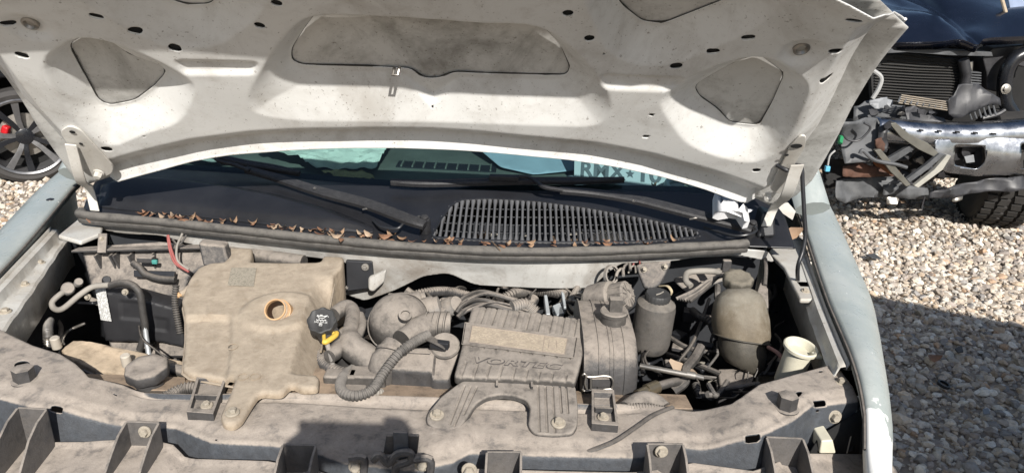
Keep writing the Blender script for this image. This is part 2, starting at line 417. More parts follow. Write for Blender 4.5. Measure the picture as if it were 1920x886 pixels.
def hood_relief(q):
    h = np.full(len(q), HRIB)
    for cut, bas, p in ((cutC, basC, .8), (cutL, basL, .8), (cutR, basR, .8), (cutTL, basTL, 1.), (cutTR, basTR, 1.)):
        dc, _ = sdpoly(q, cut); db, _ = sdpoly(q, bas)
        dc = np.maximum(dc, 0); db = np.maximum(-db, 0)
        t = np.where(db > 0, dc/(dc+db+1e-9), 1.)
        t = np.clip((t-.10)/.88, 0, 1); t = t*.93+.07*sm(0, 1, t)
        h = np.minimum(h, .001+(HRIB-.001)*t)
    for st in (stepL, stepR):
        d, _ = sdpoly(q, st); h = h - .008*sm(.008, -.006, d)
    # the notch for the latch at the middle of the rear basin
    c = huv(808, 154); e = huv(812, 196); s_ = np.clip((c[1]-q[:, 1])/(c[1]-e[1]), -1, 1); dx = np.abs(q[:, 0]-c[0])
    wv = .050*np.clip(1-s_, 0, 1.25)+.002; h = np.maximum(h-.016*np.clip(1-dx/wv, 0, 1)*sm(1., .55, s_)*sm(-1., -.6, s_), .0012)
    for c in (dimL, dimR):
        r = np.hypot(q[:, 0]-c[0], q[:, 1]-c[1]); h = h-.012*sm(.045, .012, r)
    # rear edge: slope down to the flange; sides fold back
    rp = np.array(rear_uv); d = np.full(len(q), 9.)
    for a, b in zip(rp, rp[1:]):
        e = b-a; t = np.clip(((q-a)@e)/(e@e), 0, 1); d = np.minimum(d, np.linalg.norm(q-(a+t[:, None]*e), axis=1))
    h = h*(.12+.88*sm(.030, .090, d)) + .020*np.clip(1-d/.034, 0, 1)
    ad = np.minimum(np.abs(np.abs(q[:, 0])-.0), 9)
    edge = np.interp(q[:, 1], [0, .1, .3, .45, .62], [.765, .79, .80, .79, .775])
    h = h - .046*np.clip((np.abs(q[:, 0])-edge+.055)/.055, 0, 1.3)
    h = h + .014*sm(.05, .0, np.interp(np.abs(q[:, 0]), [p[0] for p in half[::-1]]+[uR], [p[1] for p in half[::-1]]+[vR])-q[:, 1])*sm(uR, uR*.93, np.abs(q[:, 0]))
    # gentle hand-made unevenness of pressed steel
    h = h + .0014*np.sin(q[:, 0]*17+1.2)*np.sin(q[:, 1]*21)
    return h
def hslot(px, py, a=.0115, b=.0075, ang=0.): c = huv(px, py, HRIB); return slot(c[0], c[1], a, b, ang)
hl = []
for px, py, an in ((12, 47, -.4), (181, 29, -.4), (253, 58, -.4), (328, 90, -.4), (41, 103, -.5), (1403, 69, .3), (1337, 95, .35), (1268, 123, .35), (1567, 96, .3), (1549, 151, .4), (1600, 33, .3), (200, 279, -.2)):
    hl.append(hslot(px, py, ang=an))
for px, py in ((519, 5), (487, 47), (1065, 24), (1105, 71)): hl.append(hslot(px, py, .0095, .0085, -.6 if px < 800 else .6))
for px, py, r in ((465, 75, .0035), (1131, 101, .0035), (810, 210, .003), (270, 255, .003), (1315, 284, .003), (1347, 293, .003)): c = huv(px, py, HRIB); hl.append(ell(c[0], c[1], r, r, n=10))
for px, py in ((1222, 215), (1211, 256)): c = huv(px, py, HRIB); hl.append(rect(c[0], c[1], .0065, .0038, .1))
hl.append(hslot(1418, 319, .009, .006, .3))
HB = np.array(HOUT); bx = (HB[:, 0].min()-.01, HB[:, 1].min()-.01, HB[:, 0].max()+.01, HB[:, 1].max()+.01)
hood = sheet('hood', lambda q: hood_xyz(q, hood_relief(q)), bx, .0036, M_HOOD, van, HOUT, hl+[cutC, cutL, cutR, cutTL, cutTR], solid=.0016, smooth=80)
skin = sheet('hood_skin', lambda q: hood_xyz(q, -.0035+.0*q[:, 0]), bx, .02, M_SKIN, hood, HOUT, (), solid=.002, smooth=80)
hem = np.array(rear_uv+right_uv); hp_ = hood_xyz(np.array(catmull(list(hem), 3)), hood_relief(np.array(catmull(list(hem), 3))))
b = MB(); b.tube(list(hp_), .0028, 8); b.build('hemmed_edge', M_HOOD, hood)
M_SEALANT = plain('dark_sealant', (.035, .032, .028), .7)
for cut in (cutC, cutL, cutR, cutTL, cutTR):
    c2 = np.array(cut); ring = hood_xyz(c2, hood_relief(c2)-.001)
    b = MB(); P = list(ring)+[ring[0]]
    rr = [.0007+.0011*abs(math.sin(i*.37)+.4*math.sin(i*1.3)) for i in range(len(P))]; b.tube(P, rr, 6, caps=False); b.build('sealant', M_SEALANT, hood)

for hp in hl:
    c = hp.mean(0); big = c+(hp-c)*1.35; b = MB(); b.prism(list(hood_xyz(big, hood_relief(big)-.0045)), HN*-.001); b.build('hole_shade_backing', M_BLACKHOLE, hood)  # black pieces added behind the holes to paint their insides as shade
# fender paint has flaked off its front lip
nt_ = M_FEND.node_tree; bs_ = nt_.nodes['Principled BSDF']; src = bs_.inputs['Base Color'].links[0].from_socket
sp3 = nt_.nodes.new('ShaderNodeSeparateXYZ'); nt_.links.new(nt_.nodes['TC'].outputs['Object'], sp3.inputs[0])
fl = math_(nt_, 'ADD', math_(nt_, 'MULTIPLY', sp3.outputs['Y'], -7.), math_(nt_, 'MULTIPLY', noise(nt_, 22, 4, .6), 1.3)); fl2 = math_(nt_, 'ADD', fl, math_(nt_, 'MULTIPLY', math_(nt_, 'ABSOLUTE', sp3.outputs['X']), -9.))
flm = math_(nt_, 'MULTIPLY', maprange(nt_, fl2, -6.50, -6.44), math_(nt_, 'LESS_THAN', sp3.outputs['Y'], .09))
spk = maprange(nt_, noise(nt_, 75, 2, .5), .735, .75)
nt_.links.new(mixc(nt_, math_(nt_, 'MAXIMUM', flm, spk), src, (.80, .80, .77)), bs_.inputs['Base Color'])
# ------------------------------------------------------------------ hood hinges, prop rod, brackets
def hq(px, py, h): # a point on the hood's underside, h proud of its ribs
    q = np.array([huv(px, py, HRIB)]); return hood_xyz(q, HRIB+h)[0]
def hplate(name, pts, h0, thick, mat, parent, r=.01, holes=()):
    poly = rounded([huv(*p, HRIB) for p in pts], r, 4); b = MB()
    lo = [hood_xyz(np.array([p]), h0)[0] for p in poly]
    b.prism(lo, HN*thick); return b.build(name, mat, parent, bevel=.0015)
M_HINGE = paint('hinge_paint', (.58, .565, .525), dirt=(.30, .26, .21), amt=.5, specks=.4)
for side, plate, armp, boltp, holes in (
    (-1, [(113, 243), (131, 232), (152, 240), (214, 308), (212, 322), (184, 334), (160, 322)], None, (187, 319), [(138, 242, .006, .004), (154, 264, .004, .003)]),
    (1, [(1442, 352), (1482, 268), (1500, 250), (1512, 252), (1508, 275), (1492, 300), (1462, 362)], None, (1438, 361), [(1492, 268, .012, .005), (1474, 285, .004, .003)])):
    pl = hplate('hinge_plate', plate, .037, .005, M_HINGE, hood, .012)
    for px, py, a, b_ in holes:
        c = hq(px, py, .0075); b = MB(); b.lathe([(a, 0), (a, .0006)], c, HN, 16)
        for i, p in enumerate(b.v): b.v[i] = tuple(c + (np.array(p)-c)*np.array([1, b_/a+.15, b_/a+.15]))
        b.build('slot', M_BLACKHOLE, pl)
    b = MB(); b.bolt(hq(*boltp, .006), HN, .0105, .013, 1.5); b.build('bolt', M_HINGE, pl)
# folded hinge arms from the plate down to the body
def strip(name, pts, wid, thick, mat, parent, wdir, bevel=.0015):
    P = [np.asarray(p, float) for p in pts]; b = MB(); wd = unit(wdir); rings = []
    for i, p in enumerate(P):
        t = unit(P[min(i+1, len(P)-1)]-P[max(i-1, 0)]); n = unit(np.cross(t, wd)); w_ = wid[i] if hasattr(wid, '__len__') else wid
        rings.append([p-wd*w_/2-n*thick/2, p+wd*w_/2-n*thick/2, p+wd*w_/2+n*thick/2, p-wd*w_/2+n*thick/2])
    b.loft(rings); return b.build(name, mat, parent, bevel=bevel)
la = [hq(136, 262, .012), hq(160, 318, .03), PY(166, 350, .595), PY(178, 395, .60)]
strip('hinge_arm', catmull(la, 5), [.022]*5+[.022]*5+[.020]*6, .004, M_HINGE, van, (1, .35, -.2))
ra = [hq(1493, 300, .012), hq(1470, 345, .03), PY(1452, 388, .60), PY(1436, 424, .60)]
strip('hinge_arm', catmull(ra, 5), [.026]*5+[.024]*5+[.022]*6, .004, M_HINGE, van, (1, -.35, .2))
b = MB(); b.prism([PY(1455, 383, .60), PY(1478, 380, .60), PY(1492, 396, .60), PY(1486, 412, .60), PY(1468, 400, .60)], (0, .004, 0)); b.build('hinge_tab', M_HINGE, van)
rod = [hq(1456, 309, .0), hq(1478, 311, .012), PY(1494, 309, .50), PY(1503, 316, .49), PY(1505, 345, .485), PY(1508, 400, .475), PY(1510, 440, .465), PY(1505, 470, .455), PY(1496, 500, .445), PZ(1496, 530, 1.01)]
b = MB(); b.tube(catmull(rod, 6), .0046, 10); prop = b.build('prop_rod', M_BLK, van)
b = MB(); c = PZ(1508, 540, 1.01); b.box(c, (.035, .03, .02)); b.build('prop_clip', M_DP, prop, bevel=.003)
b = MB(); b.bolt(PZ(1510, 546, 1.02), (0, -.3, 1), .008, .006); b.build('bolt', M_ZINC, prop)
b = MB(); b.tube([hq(1477, 318, .004), hq(1480, 340, .006), hq(1486, 348, .01)], .0028, 8); b.build('wire_hook', M_HINGE, hood)
b = MB(); b.tube([hq(738, 136, -.012), hq(737, 138, .004), hq(746, 138, .004), hq(748, 134, -.012)], .0032, 8); b.build('striker', M_STEEL, hood)
for c in (dimL, dimR):
    b = MB(); o = hood_xyz(np.array([c]), HRIB-.013)[0]; b.lathe([(.014, 0), (.014, .006), (.010, .008), (.007, .003)], o, HN, 20); b.build('bump_stop_seat', M_STEEL, hood)

# ------------------------------------------------------------------ radiator support
def zrs(x): return .965 + .037*sm(-.42, -.54, x) + .037*sm(.50, .60, x)
def rs(px, py, dz=0.):
    z = .97
    for _ in range(12): p = PZ(px, py, z); z = .4*z+.6*float(zrs(p[0]))
    return PZ(px, py, z+dz)
rearp = [(-70, 592), (0, 619), (60, 648), (112, 664), (140, 682), (165, 708), (230, 722), (300, 742), (400, 744), (520, 740), (830, 750), (1000, 757), (1100, 762), (1240, 762), (1372, 758), (1392, 745), (1425, 721), (1500, 700), (1562, 683), (1600, 676)]
frontp = [(-90, 722), (0, 732), (60, 748), (110, 752), (165, 768), (235, 782), (330, 787), (400, 814), (545, 822), (600, 836), (650, 852), (780, 866), (850, 852), (885, 834), (1000, 838), (1200, 842), (1270, 822), (1420, 806), (1490, 772), (1520, 748), (1610, 738)]
RR = np.array([rs(*p) for p in rearp]); FR = np.array([rs(*p) for p in frontp])
def yrear(x): return np.interp(x, RR[:, 0], RR[:, 1])
def yfront(x): return np.interp(x, FR[:, 0], FR[:, 1])
XL, XR = RR[0, 0], rs(1606, 735)[0]
def rs_fn(q):
    x = q[:, 0]; s = q[:, 1]/.15               # 0 rear edge, 1 front bend, 2 bottom of the front face; below 0 the rear lip
    yr, yf, z0 = yrear(x), yfront(x), zrs(x)
    t = np.clip(s, 0, 1); y = yr+(yf-yr)*t; z = z0 - .006*sm(.75, 1., t)
    d = np.clip(s-1, 0, 1); an_ = np.clip(d/.16, 0, 1)*1.40; y = y-.010*np.sin(an_); z = z-.010*(1-np.cos(an_)); dd_ = np.clip((d-.16)/.84, 0, 1); y = y-.016*dd_; z = z-.084*dd_
    l = np.clip(-s, 0, .3)/.3; z = z-.028*l; y = y+.006*l
    # rolled rear lip in the middle, and shallow swages
    mid = sm(-.46, -.40, x)*sm(.44, .38, x)
    z = z - .007*mid*sm(.02, .06, t)*sm(.20, .15, t) + .005*mid*sm(.15, .0, t)
    z = z + .006*sm(.05, .02, np.abs(x-.10))*sm(.3, .5, t)*sm(1.02, .85, t)
    return np.stack([x, y, z], 1)
def rsq(px, py):
    p = rs(px, py); yr, yf = float(yrear(p[0])), float(yfront(p[0])); s = (p[1]-yr)/(yf-yr)
    if s > 1.0:   # on the front face: solve along the drop
        for d in np.linspace(0, 1, 60):
            x = p[0]; y = yf-.012-.018*d; pp = PY(px, py, y)
            if pp[2] > float(zrs(x))-.092*d-.006: s = 1+d; p = pp; break
    return np.array([p[0], s*.15])
rh = []
for px, py, a, k in ((42, 684, .014, 'e'), (1493, 741, .013, 'e'), (217, 741, .005, 'e'), (309, 775, .003, 'e'), (701, 788, .003, 'e'), (1287, 789, .004, 'e'), (1209, 808, .0035, 'e'), (1538, 697, .0055, 'e'), (1540, 765, .011, 'r'), (1536, 782, .0045, 'e'), (1533, 797, .0022, 'e'), (1412, 834, .011, 'r'), (105, 780, .009, 'r'), (402, 833, .003, 'e'), (1100, 858, .004, 'e'), (2, 716, .003, 'e')):
    c = rsq(px, py); rh.append(ell(c[0], c[1], a, a*.95, n=20) if k == 'e' else rect(c[0], c[1], a, a*.9))
support = sheet('radiator_support', rs_fn, (XL, -.045, XR, .30), .004, M_RAD, van, None, rh, solid=.003, smooth=70)
def rs_bolt(px, py, r, h, mat, washer=1.6, ax=(0, 0, 1)):
    b = MB(); b.bolt(rs(px, py)-V3(0, 0, .001), ax, r, h, washer); return b.build('bolt', mat, support)
rs_bolt(47, 712, .0165, .024, M_DP, 1.25); rs_bolt(1474, 764, .0165, .026, M_DP, 1.25)
rs_bolt(1578, 718, .009, .009, M_ZINC, 1.7); rs_bolt(1564, 678, .009, .010, M_ZINC, 1.3)
for px, py in ((1568, 790),):
    q = rsq(px, py); p = rs_fn(np.array([q]))[0]; b = MB(); b.bolt(p-V3(0, .001, 0), (0, -1, .2), .009, .010, 1.8); b.build('bolt', M_ZINC, support)
# plastic clip trays on the support
def tray(pts, z0, h, name='clip_tray'):
    P = [rs(*p) for p in pts]; top = [p+V3(0, 0, h) for p in P]; c = sum(P)/len(P); b = MB()
    inn = [p+(c-p)*.20+V3(0, 0, h) for p in P]; inl = [p+(c-p)*.26+V3(0, 0, h*.35) for p in P]; n = len(P)
    b.loft([P, top, inn, inl], caps=False); b.add(inl, [tuple(range(n))])
    o = b.build(name, M_DP, support, bevel=.0012)
    m = (inl[0]+inl[1])*.5*.45+(inl[2]+inl[3])*.5*.55; d = unit(inl[1]-inl[0]); wdt = np.linalg.norm(inl[1]-inl[0])
    b = MB(); b.box(m+V3(0, 0, h*.28), (wdt*.98, .004, h*.6)); b.build('rib', M_DP, o)
    b = MB(); b.bolt((inl[2]+inl[3])*.5+V3(0, .018, .0005), (0, -.1, 1), .008, .007, 1.7); b.build('bolt', M_ZINC, o); return o
tray([(372, 716), (428, 718), (402, 790), (352, 786)], 0, .016)
tray([(1108, 742), (1150, 744), (1158, 812), (1108, 808)], 0, .016)
b = MB(); pts = [rs(1262, 762, .004), rs(1225, 778, .004), rs(1190, 802, .004), rs(1150, 828, .004), PZ(1090, 850, .955), PZ(1030, 870, .93), PZ(990, 878, .915)]
b.tube(catmull(pts, 6), .0042, 8, flat=.6); b.build('release_cable', M_RUB, van)

# ------------------------------------------------------------------ bumper fascia with its stiffening fins
M_FASC = dusty('dusty_bumper_plastic', (.03, .036, .046), lo=.40, hi=.85, amt=.95, k=.5, dust=(.335, .292, .25))
M_FIN = dusty('dusty_fin_plastic', (.045, .047, .052), dust=(.26, .23, .20), lo=.1, hi=.9, sidek=.28)
fp = [(-120, 780), (0, 787), (88, 795), (150, 798), (172, 806), (196, 818), (225, 820), (300, 823), (325, 826), (346, 856), (360, 860), (500, 860), (590, 862), (622, 866), (648, 886), (700, 905), (810, 905), (868, 888), (892, 872), (920, 870), (1060, 876), (1155, 884), (1185, 864), (1215, 858), (1300, 866), (1370, 856), (1420, 851), (1500, 850), (1640, 852), (1672, 862)]
def fpt(px, py):
    y = -.15
    for _ in range(15): p = PY(px, py, y); y = .5*y+.5*(float(yfront(np.clip(p[0], XL, XR)))-.038)
    return p
FP = np.array([fpt(*p) for p in fp]); FP = FP[np.argsort(FP[:, 0])]
FP[:, 2] = np.clip(FP[:, 2], .86, .95)
def yfas(x): return np.interp(x, FP[:, 0], FP[:, 1])
def zfas(x): return np.interp(x, FP[:, 0], FP[:, 2])
def fas_fn(q):
    x, s = q[:, 0], q[:, 1]; t = sm(0, .08, s)
    yy = yfas(x)*(1-t)+(-.20+.10*(x/.8)**2)*t - np.maximum(s-.06, 0)
    zz = zfas(x) - s*.16 - 1.3*np.maximum(s-.22, 0)**1.3 + .005*sm(.012, 0, s) - .004
    return np.stack([x, yy, zz], 1)
fascia = sheet('bumper_fascia', fas_fn, (FP[0, 0], 0, FP[-1, 0], .40), .010, M_FASC, van, solid=.004, smooth=60)
for (x0, y0, x1, y1) in ((32, 764, 86, 767), (236, 790, 297, 792), (530, 833, 592, 834), (913, 847, 977, 847), (1214, 832, 1281, 832), (1438, 819, 1506, 822)):
    xm_ = fpt((x0+x1)/2, y0+30)[0]; yb = float(yfas(xm_))-.006; A = PY(x0, y0, yb); B = PY(x1, y1, yb)
    zb = float(zfas(xm_))-.014; fin = None; b = MB()
    b.prism([A, B, V3(B[0], yb, zb), V3(A[0], yb, zb)], (0, .004, 0)); fin = b.build('fin_bracket', M_FIN, fascia, bevel=.001)
    for X in (A, B):
        b = MB(); zt = X[2]; L = .115
        pr = [V3(X[0]-.002, yb, zt), V3(X[0]-.002, yb-.026, zt-.006), V3(X[0]-.002, yb-.05, zt-.020), V3(X[0]-.002, yb-L, zb-.010), V3(X[0]-.002, yb, zb-.006)]
        b.prism(pr, (.004, 0, 0)); b.build('fin', M_FIN, fin, bevel=.0008)
for px, py in ((272, 808), (1240, 845)):
    b = MB(); b.bolt(PY(px, py, float(yfas(fpt(px, py)[0]))-.008), (0, -1, .1), .0085, .007, 1.6); b.build('bolt', M_ZINC, fascia)
# hood latch below the middle of the support
latch = None; yl = -.135
b = MB(); b.prism([PY(724, 816, yl), PY(786, 816, yl), PY(782, 852, yl), PY(718, 852, yl)], (0, .006, 0)); latch = b.build('hood_latch', M_DP, van, bevel=.002)
b = MB(); b.box(PY(752, 834, yl-.004), (.022, .006, .05)); b.build('latch_guide', M_RAD, latch, bevel=.002)
for P in ([(700, 862), (712, 852), (728, 868), (745, 850), (768, 848), (770, 862), (745, 872), (740, 890)], [(655, 858), (682, 858), (682, 884)], [(776, 860), (806, 860), (806, 890)]):
    b = MB(); b.tube(catmull([PY(x, y, yl-.012) for x, y in P], 4), .0062, 8); b.build('latch_lever', M_DP, latch)
for px, py in ((668, 872), (792, 868), (880, 880)):
    b = MB(); b.bolt(PY(px, py, yl-.004), (0, -1, .2), .010, .009, 1.6); b.build('bolt', M_ZINC, latch)

# ------------------------------------------------------------------ fenders, rails, inner bay
ZC = 1.045
def mono(P): P = np.array(P); return P[np.argsort(P[:, 1])]
def rail_end(p): return PZ(*p, 1.0)
for side in (1, -1):
    if side == 1:
        crest = mono([PZ(*p, ZC) for p in ((1497, 405), (1520, 462), (1560, 565), (1600, 655), (1638, 742), (1650, 805), (1652, 858))])
        rin = mono([PZ(*p, 1.0) for p in ((1478, 492), (1500, 545), (1530, 612), (1560, 684), (1606, 738))])
    else:
        crest = mono([PZ(*p, ZC) for p in ((133, 365), (60, 440), (0, 500), (-60, 560), (-140, 650), (-190, 720), (-210, 780))])
        rin = mono([PZ(*p, 1.0) for p in ((160, 430), (122, 452), (60, 545), (8, 618), (-60, 700))])
    ys = np.concatenate([np.linspace(crest[0, 1], .5, 26), np.linspace(.53, 1.15, 14)])
    cx = np.interp(ys, crest[:, 1], crest[:, 0]); 
    # keep the fender line straight behind the hood
    k = ys > crest[-1, 1]; sl = (crest[-1, 0]-crest[-2, 0])/(crest[-1, 1]-crest[-2, 1]); cx[k] = crest[-1, 0]+np.clip(sl, -.2, .2)*(ys[k]-crest[-1, 1])
    rows = []
    for y, x in zip(ys, cx):
        fr = float(sm(.16, -.11, y)); zc = ZC-.020*fr-.05*fr**3+.03*float(sm(.3, 1.1, y))
        wd = .042+.066*float(sm(-.1, .5, y)); prof = [(-.004, -.020), (-.001, -.004), (.004, 0), (wd*.35, .001-.002*fr), (wd*.7, -.010), (wd*.95, -.026), (wd*1.1, -.052), (wd*1.2, -.10), (wd*1.26, -.20), (wd*1.28, -.40), (wd*1.22, -.62)]
        rows.append([V3(x+side*a, y, zc+c) for a, c in prof])
    # close the nose of the fender
    nose = [p+V3(-side*.006, -.004, -.012-.004*i) for i, p in enumerate(rows[0])]
    b = MB(); b.loft([nose]+rows, caps=False, closed=False)
    fend = b.build('fender', M_FEND, van, smooth=60, solid=.003)
    # dark strip along the inside of the fender edge
    b = MB(); b.tube([r[1]+V3(-side*.004, 0, -.004) for r in rows[4:]], .0032, 6); b.build('edge_strip', M_RUB, fend)
    # channel wall and cream rail
    rows = []; yy = np.linspace(.105, .62, 24)
    rx = np.interp(yy, rin[:, 1], rin[:, 0]); cxi = np.interp(yy, ys, cx)
    for i, (y, xi, xc) in enumerate(zip(yy, rx, cxi)):
        xo = xi+side*.046; xo = min(xo, xc-.030) if side == 1 else max(xo, xc+.030)
        xm = (xo+xc)/2; wob = .0015*math.sin(i*1.7)
        rows.append([V3(xi-side*.001, y, .93), V3(xi, y, .996+wob), V3(xi+side*.004, y, 1.0+wob), V3(xo-side*.006, y, 1.0+wob), V3(xo, y, 1.004), V3(xo+side*.006, y, 1.022), V3(xm, y, 1.024), V3(xc-side*.012, y, 1.018), V3(xc-side*.008, y, 1.03)])
    b = MB(); b.loft(rows, caps=False, closed=False); rail = b.build('fender_rail', M_FRAME, van, smooth=35, solid=.002)
    for k, yv in enumerate((.14, .24, .36, .47)):
        xi = float(np.interp(yv, yy, rx))+side*.022
        b = MB(); b.bolt(V3(xi, yv, 1.0), (0, 0, 1), .0075+.0015*(k % 2), .007, 1.7); b.build('bolt', M_ZINC, rail)
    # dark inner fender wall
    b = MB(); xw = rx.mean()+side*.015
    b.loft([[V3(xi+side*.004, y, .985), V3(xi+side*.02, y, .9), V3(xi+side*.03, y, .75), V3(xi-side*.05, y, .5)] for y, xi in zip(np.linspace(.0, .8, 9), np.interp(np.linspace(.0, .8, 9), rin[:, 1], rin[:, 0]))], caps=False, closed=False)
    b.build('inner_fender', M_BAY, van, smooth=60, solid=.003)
# left bump stop on the fender and peeled paint on the right fender
c = PZ(96, 383, 1.05); b = MB(); b.lathe([(.013, 0), (.013, .006), (.009, .014), (.004, .016)], c, (0, 0, 1), 18); b.build('bump_stop', M_BLK, van)
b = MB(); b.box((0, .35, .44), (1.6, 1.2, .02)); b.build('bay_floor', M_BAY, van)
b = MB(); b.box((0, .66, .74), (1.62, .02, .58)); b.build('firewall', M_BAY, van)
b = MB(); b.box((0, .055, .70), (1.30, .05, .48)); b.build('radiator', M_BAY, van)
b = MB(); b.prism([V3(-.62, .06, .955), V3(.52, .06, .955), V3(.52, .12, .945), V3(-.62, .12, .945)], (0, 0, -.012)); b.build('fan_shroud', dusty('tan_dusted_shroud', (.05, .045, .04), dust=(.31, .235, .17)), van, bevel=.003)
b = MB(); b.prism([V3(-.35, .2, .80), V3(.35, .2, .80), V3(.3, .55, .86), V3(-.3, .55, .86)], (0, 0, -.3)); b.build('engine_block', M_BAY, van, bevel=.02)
# ------------------------------------------------------------------ cowl, seal, wipers, windshield
SEALP = [PZ(*p, 1.07) for p in ((150, 402), (165, 404), (300, 416), (450, 432), (600, 448), (750, 461), (930, 471), (1100, 471), (1250, 465), (1380, 458), (1400, 456))]
SEALP[0] = SEALP[0]+V3(-.01, .02, 0)
sp_ = catmull(SEALP, 8); b = MB()
rr = [.0125*(1+.06*math.sin(i*.7)+.05*math.sin(i*2.3)) for i in range(len(sp_))]; b.tube(sp_, rr, 12, flat=.85); seal = b.build('hood_seal', M_SEAL, van)
b = MB(); b.tube([p+V3(0, -.004, -.014) for p in sp_], .006, 8, flat=1.2); b.build('seal_lip', M_SEAL, seal)
S_ = np.array(sp_); S_ = S_[np.argsort(S_[:, 0])]
BASEP = np.array([PZ(*p, 1.13) for p in ((60, 330), (180, 318), (320, 314), (450, 331), (640, 341), (760, 347), (907, 355), (1060, 360), (1200, 360), (1317, 357), (1420, 372), (1500, 380))])
def yseal(x): return np.interp(x, S_[:, 0], S_[:, 1])
def ybase(x): return np.interp(x, BASEP[:, 0], BASEP[:, 1])
_bc = np.polyfit(BASEP[:, 0], BASEP[:, 1], 4)
def ybase(x): return np.polyval(_bc, np.clip(x, -.98, 1.0))
def cowl_fn(q):
    x, t = q[:, 0], q[:, 1]/.30
    y = yseal(x)+.008+(ybase(x)-yseal(x)-.008)*t
    z = 1.058+(1.128-1.058)*t + .020*np.sin(np.pi*np.clip(t, 0, 1))*sm(.0, -.25, x)
    # the raised left pod with its crease
    return np.stack([x, y, z], 1)
def cq(px, py, dz=0.):
    z = 1.09
    for _ in range(20):
        p = PZ(px, py, z); t = (p[1]-float(yseal(p[0]))-.008)/(float(ybase(p[0]))-float(yseal(p[0]))-.008)
        zz = float(cowl_fn(np.array([[p[0], np.clip(t, 0, 1)*.3]]))[0, 2])+dz; z = .5*z+.5*zz
    return PZ(px, py, z), np.array([p[0], t*.3])
GR = [(808, 446), (826, 414), (846, 386), (866, 376), (920, 374), (1010, 379), (1100, 391), (1200, 409), (1290, 428), (1313, 437), (1308, 446), (1200, 455), (1040, 456), (900, 452)]
GQ = rounded([cq(*p)[1] for p in GR], .012, 3)
cowl = sheet('cowl_panel', cowl_fn, (-.86, 0, .86, .30), .006, M_COWL, van, None, [GQ], solid=.004, smooth=60)
# crease line of the left pod: a proud overlapping moulding
pod = [cq(*p)[1] for p in ((190, 347), (260, 335), (330, 338), (420, 350), (520, 368), (620, 396), (700, 428), (704, 440), (600, 436), (450, 418), (300, 402), (185, 392))]
podp = rounded(pod, .02, 4); pq = np.array(podp)
sheet('cowl_cover', lambda q: cowl_fn(q)+V3(0, 0, 1)*(.004+.010*sm(0, .03, -sdpoly(q, podp)[0]))[:, None], (pq[:, 0].min(), pq[:, 1].min(), pq[:, 0].max(), pq[:, 1].max()), .008, M_COWL, cowl, podp, (), solid=.002, smooth=60)
M_TRAY = plain('leaf_littered_tray', (.16, .11, .07), .9, var=.7)
b = MB(); t0 = cq(800, 450)[0]; b.prism([cq(800, 452)[0]+V3(0, 0, -.05), cq(1320, 446)[0]+V3(0, 0, -.05), cq(1310, 400)[0]+V3(0, 0, -.06), cq(840, 370)[0]+V3(0, 0, -.06)], (0, 0, -.004)); b.build('intake_tray', M_BAY, cowl)
for k in range(22):
    px = random.uniform(850, 1270); py = random.uniform(405, 446)
    c = cq(px, py)[0]+V3(0, 0, -.042); b = MB(); a = random.random()*6; L = random.uniform(.015, .035); W_ = L*.35
    d = V3(math.cos(a), math.sin(a), .1); e = V3(-math.sin(a), math.cos(a), .1)
    b.add([c-d*L, c+e*W_, c+d*L, c-e*W_], [(0, 1, 2, 3)]); b.build('tray_litter', M_TRAY if k % 4 else plain('pale_litter', (.45, .42, .36), .8), cowl)
b = MB(); c = cq(1140, 432)[0]+V3(0, 0, -.030); b.lathe([(.038, 0), (.036, .01), (.02, .014)], c, (0, -.2, 1), 20); b.build('blower_cap', plain('pale_litter', (.45, .42, .36), .8), cowl)
gq = np.array(GQ); gx0, gx1 = gq[:, 0].min(), gq[:, 0].max(); NSL = 46
M_SLAT = plain('grille_plastic', (.12, .12, .122), .20, bumpk=.05)
for i in range(NSL+1):
    x = gx0+.004+(gx1-gx0-.008)*i/NSL
    ts = []
    P = list(gq)+[gq[0]]
    for a, b_ in zip(P, P[1:]):
        if (a[0]-x)*(b_[0]-x) < 0: ts.append(a[1]+(b_[1]-a[1])*(x-a[0])/(b_[0]-a[0]))
    if len(ts) < 2 or max(ts)-min(ts) < .008: continue
    lo, hi = min(ts)-.004, max(ts)+.004
    L = cowl_fn(np.array([[x, lo+(hi-lo)*k/6] for k in range(7)])); b = MB()
    w_ = .0058/2; rings = []
    for k, p in enumerate(L):
        ww = w_*(2.0 if k in (0, 6) else 1.0)
        rings.append([p+V3(-ww, 0, -.008), p+V3(-ww, 0, .001), p+V3(-ww*.5, 0, .0035), p+V3(ww*.5, 0, .0035), p+V3(ww, 0, .001), p+V3(ww, 0, -.008)])
    b.loft(rings); b.build('slat', M_SLAT, cowl, smooth=60)
for t in (.12, .30, .48, .66, .84):
    xs = np.linspace(gx0, gx1, 30); pts = []
    tt = gq[:, 1].min()+(gq[:, 1].max()-gq[:, 1].min())*t
    ins = sdpoly(np.stack([xs, xs*0+tt], 1), GQ)[0] < .004
    if ins.sum() < 3: continue
    L = cowl_fn(np.stack([xs[ins], xs[ins]*0+tt], 1))+V3(0, 0, -.007); b = MB(); b.tube(list(L), .0014, 6); b.build('crossbar', M_BAY, cowl)
# grille frame lip
b = MB(); L = cowl_fn(np.array(list(gq)+[gq[0]]))+V3(0, 0, .002); b.tube(list(L), .0035, 6, caps=False); b.build('grille_frame', M_COWL, cowl)
# cream flange and firewall lip under the seal
lip = [(188, 412), (350, 430), (500, 447), (650, 462), (800, 472), (950, 480), (1100, 480), (1250, 474), (1398, 466), (1440, 470), (1452, 490), (1380, 478), (1300, 482), (1240, 492), (1166, 492), (1140, 508), (1107, 537), (892, 535), (872, 527), (850, 516), (835, 512), (794, 516), (741, 541), (684, 561), (642, 548), (664, 530), (655, 492), (600, 484), (470, 470), (360, 456), (300, 440), (230, 438), (185, 428)]
def lipxyz(px, py):
    y = .55
    for _ in range(8): p = PY(px, py, y); y = float(yseal(p[0]))+.016+.25*max(0, 1.045-p[2])
    return p
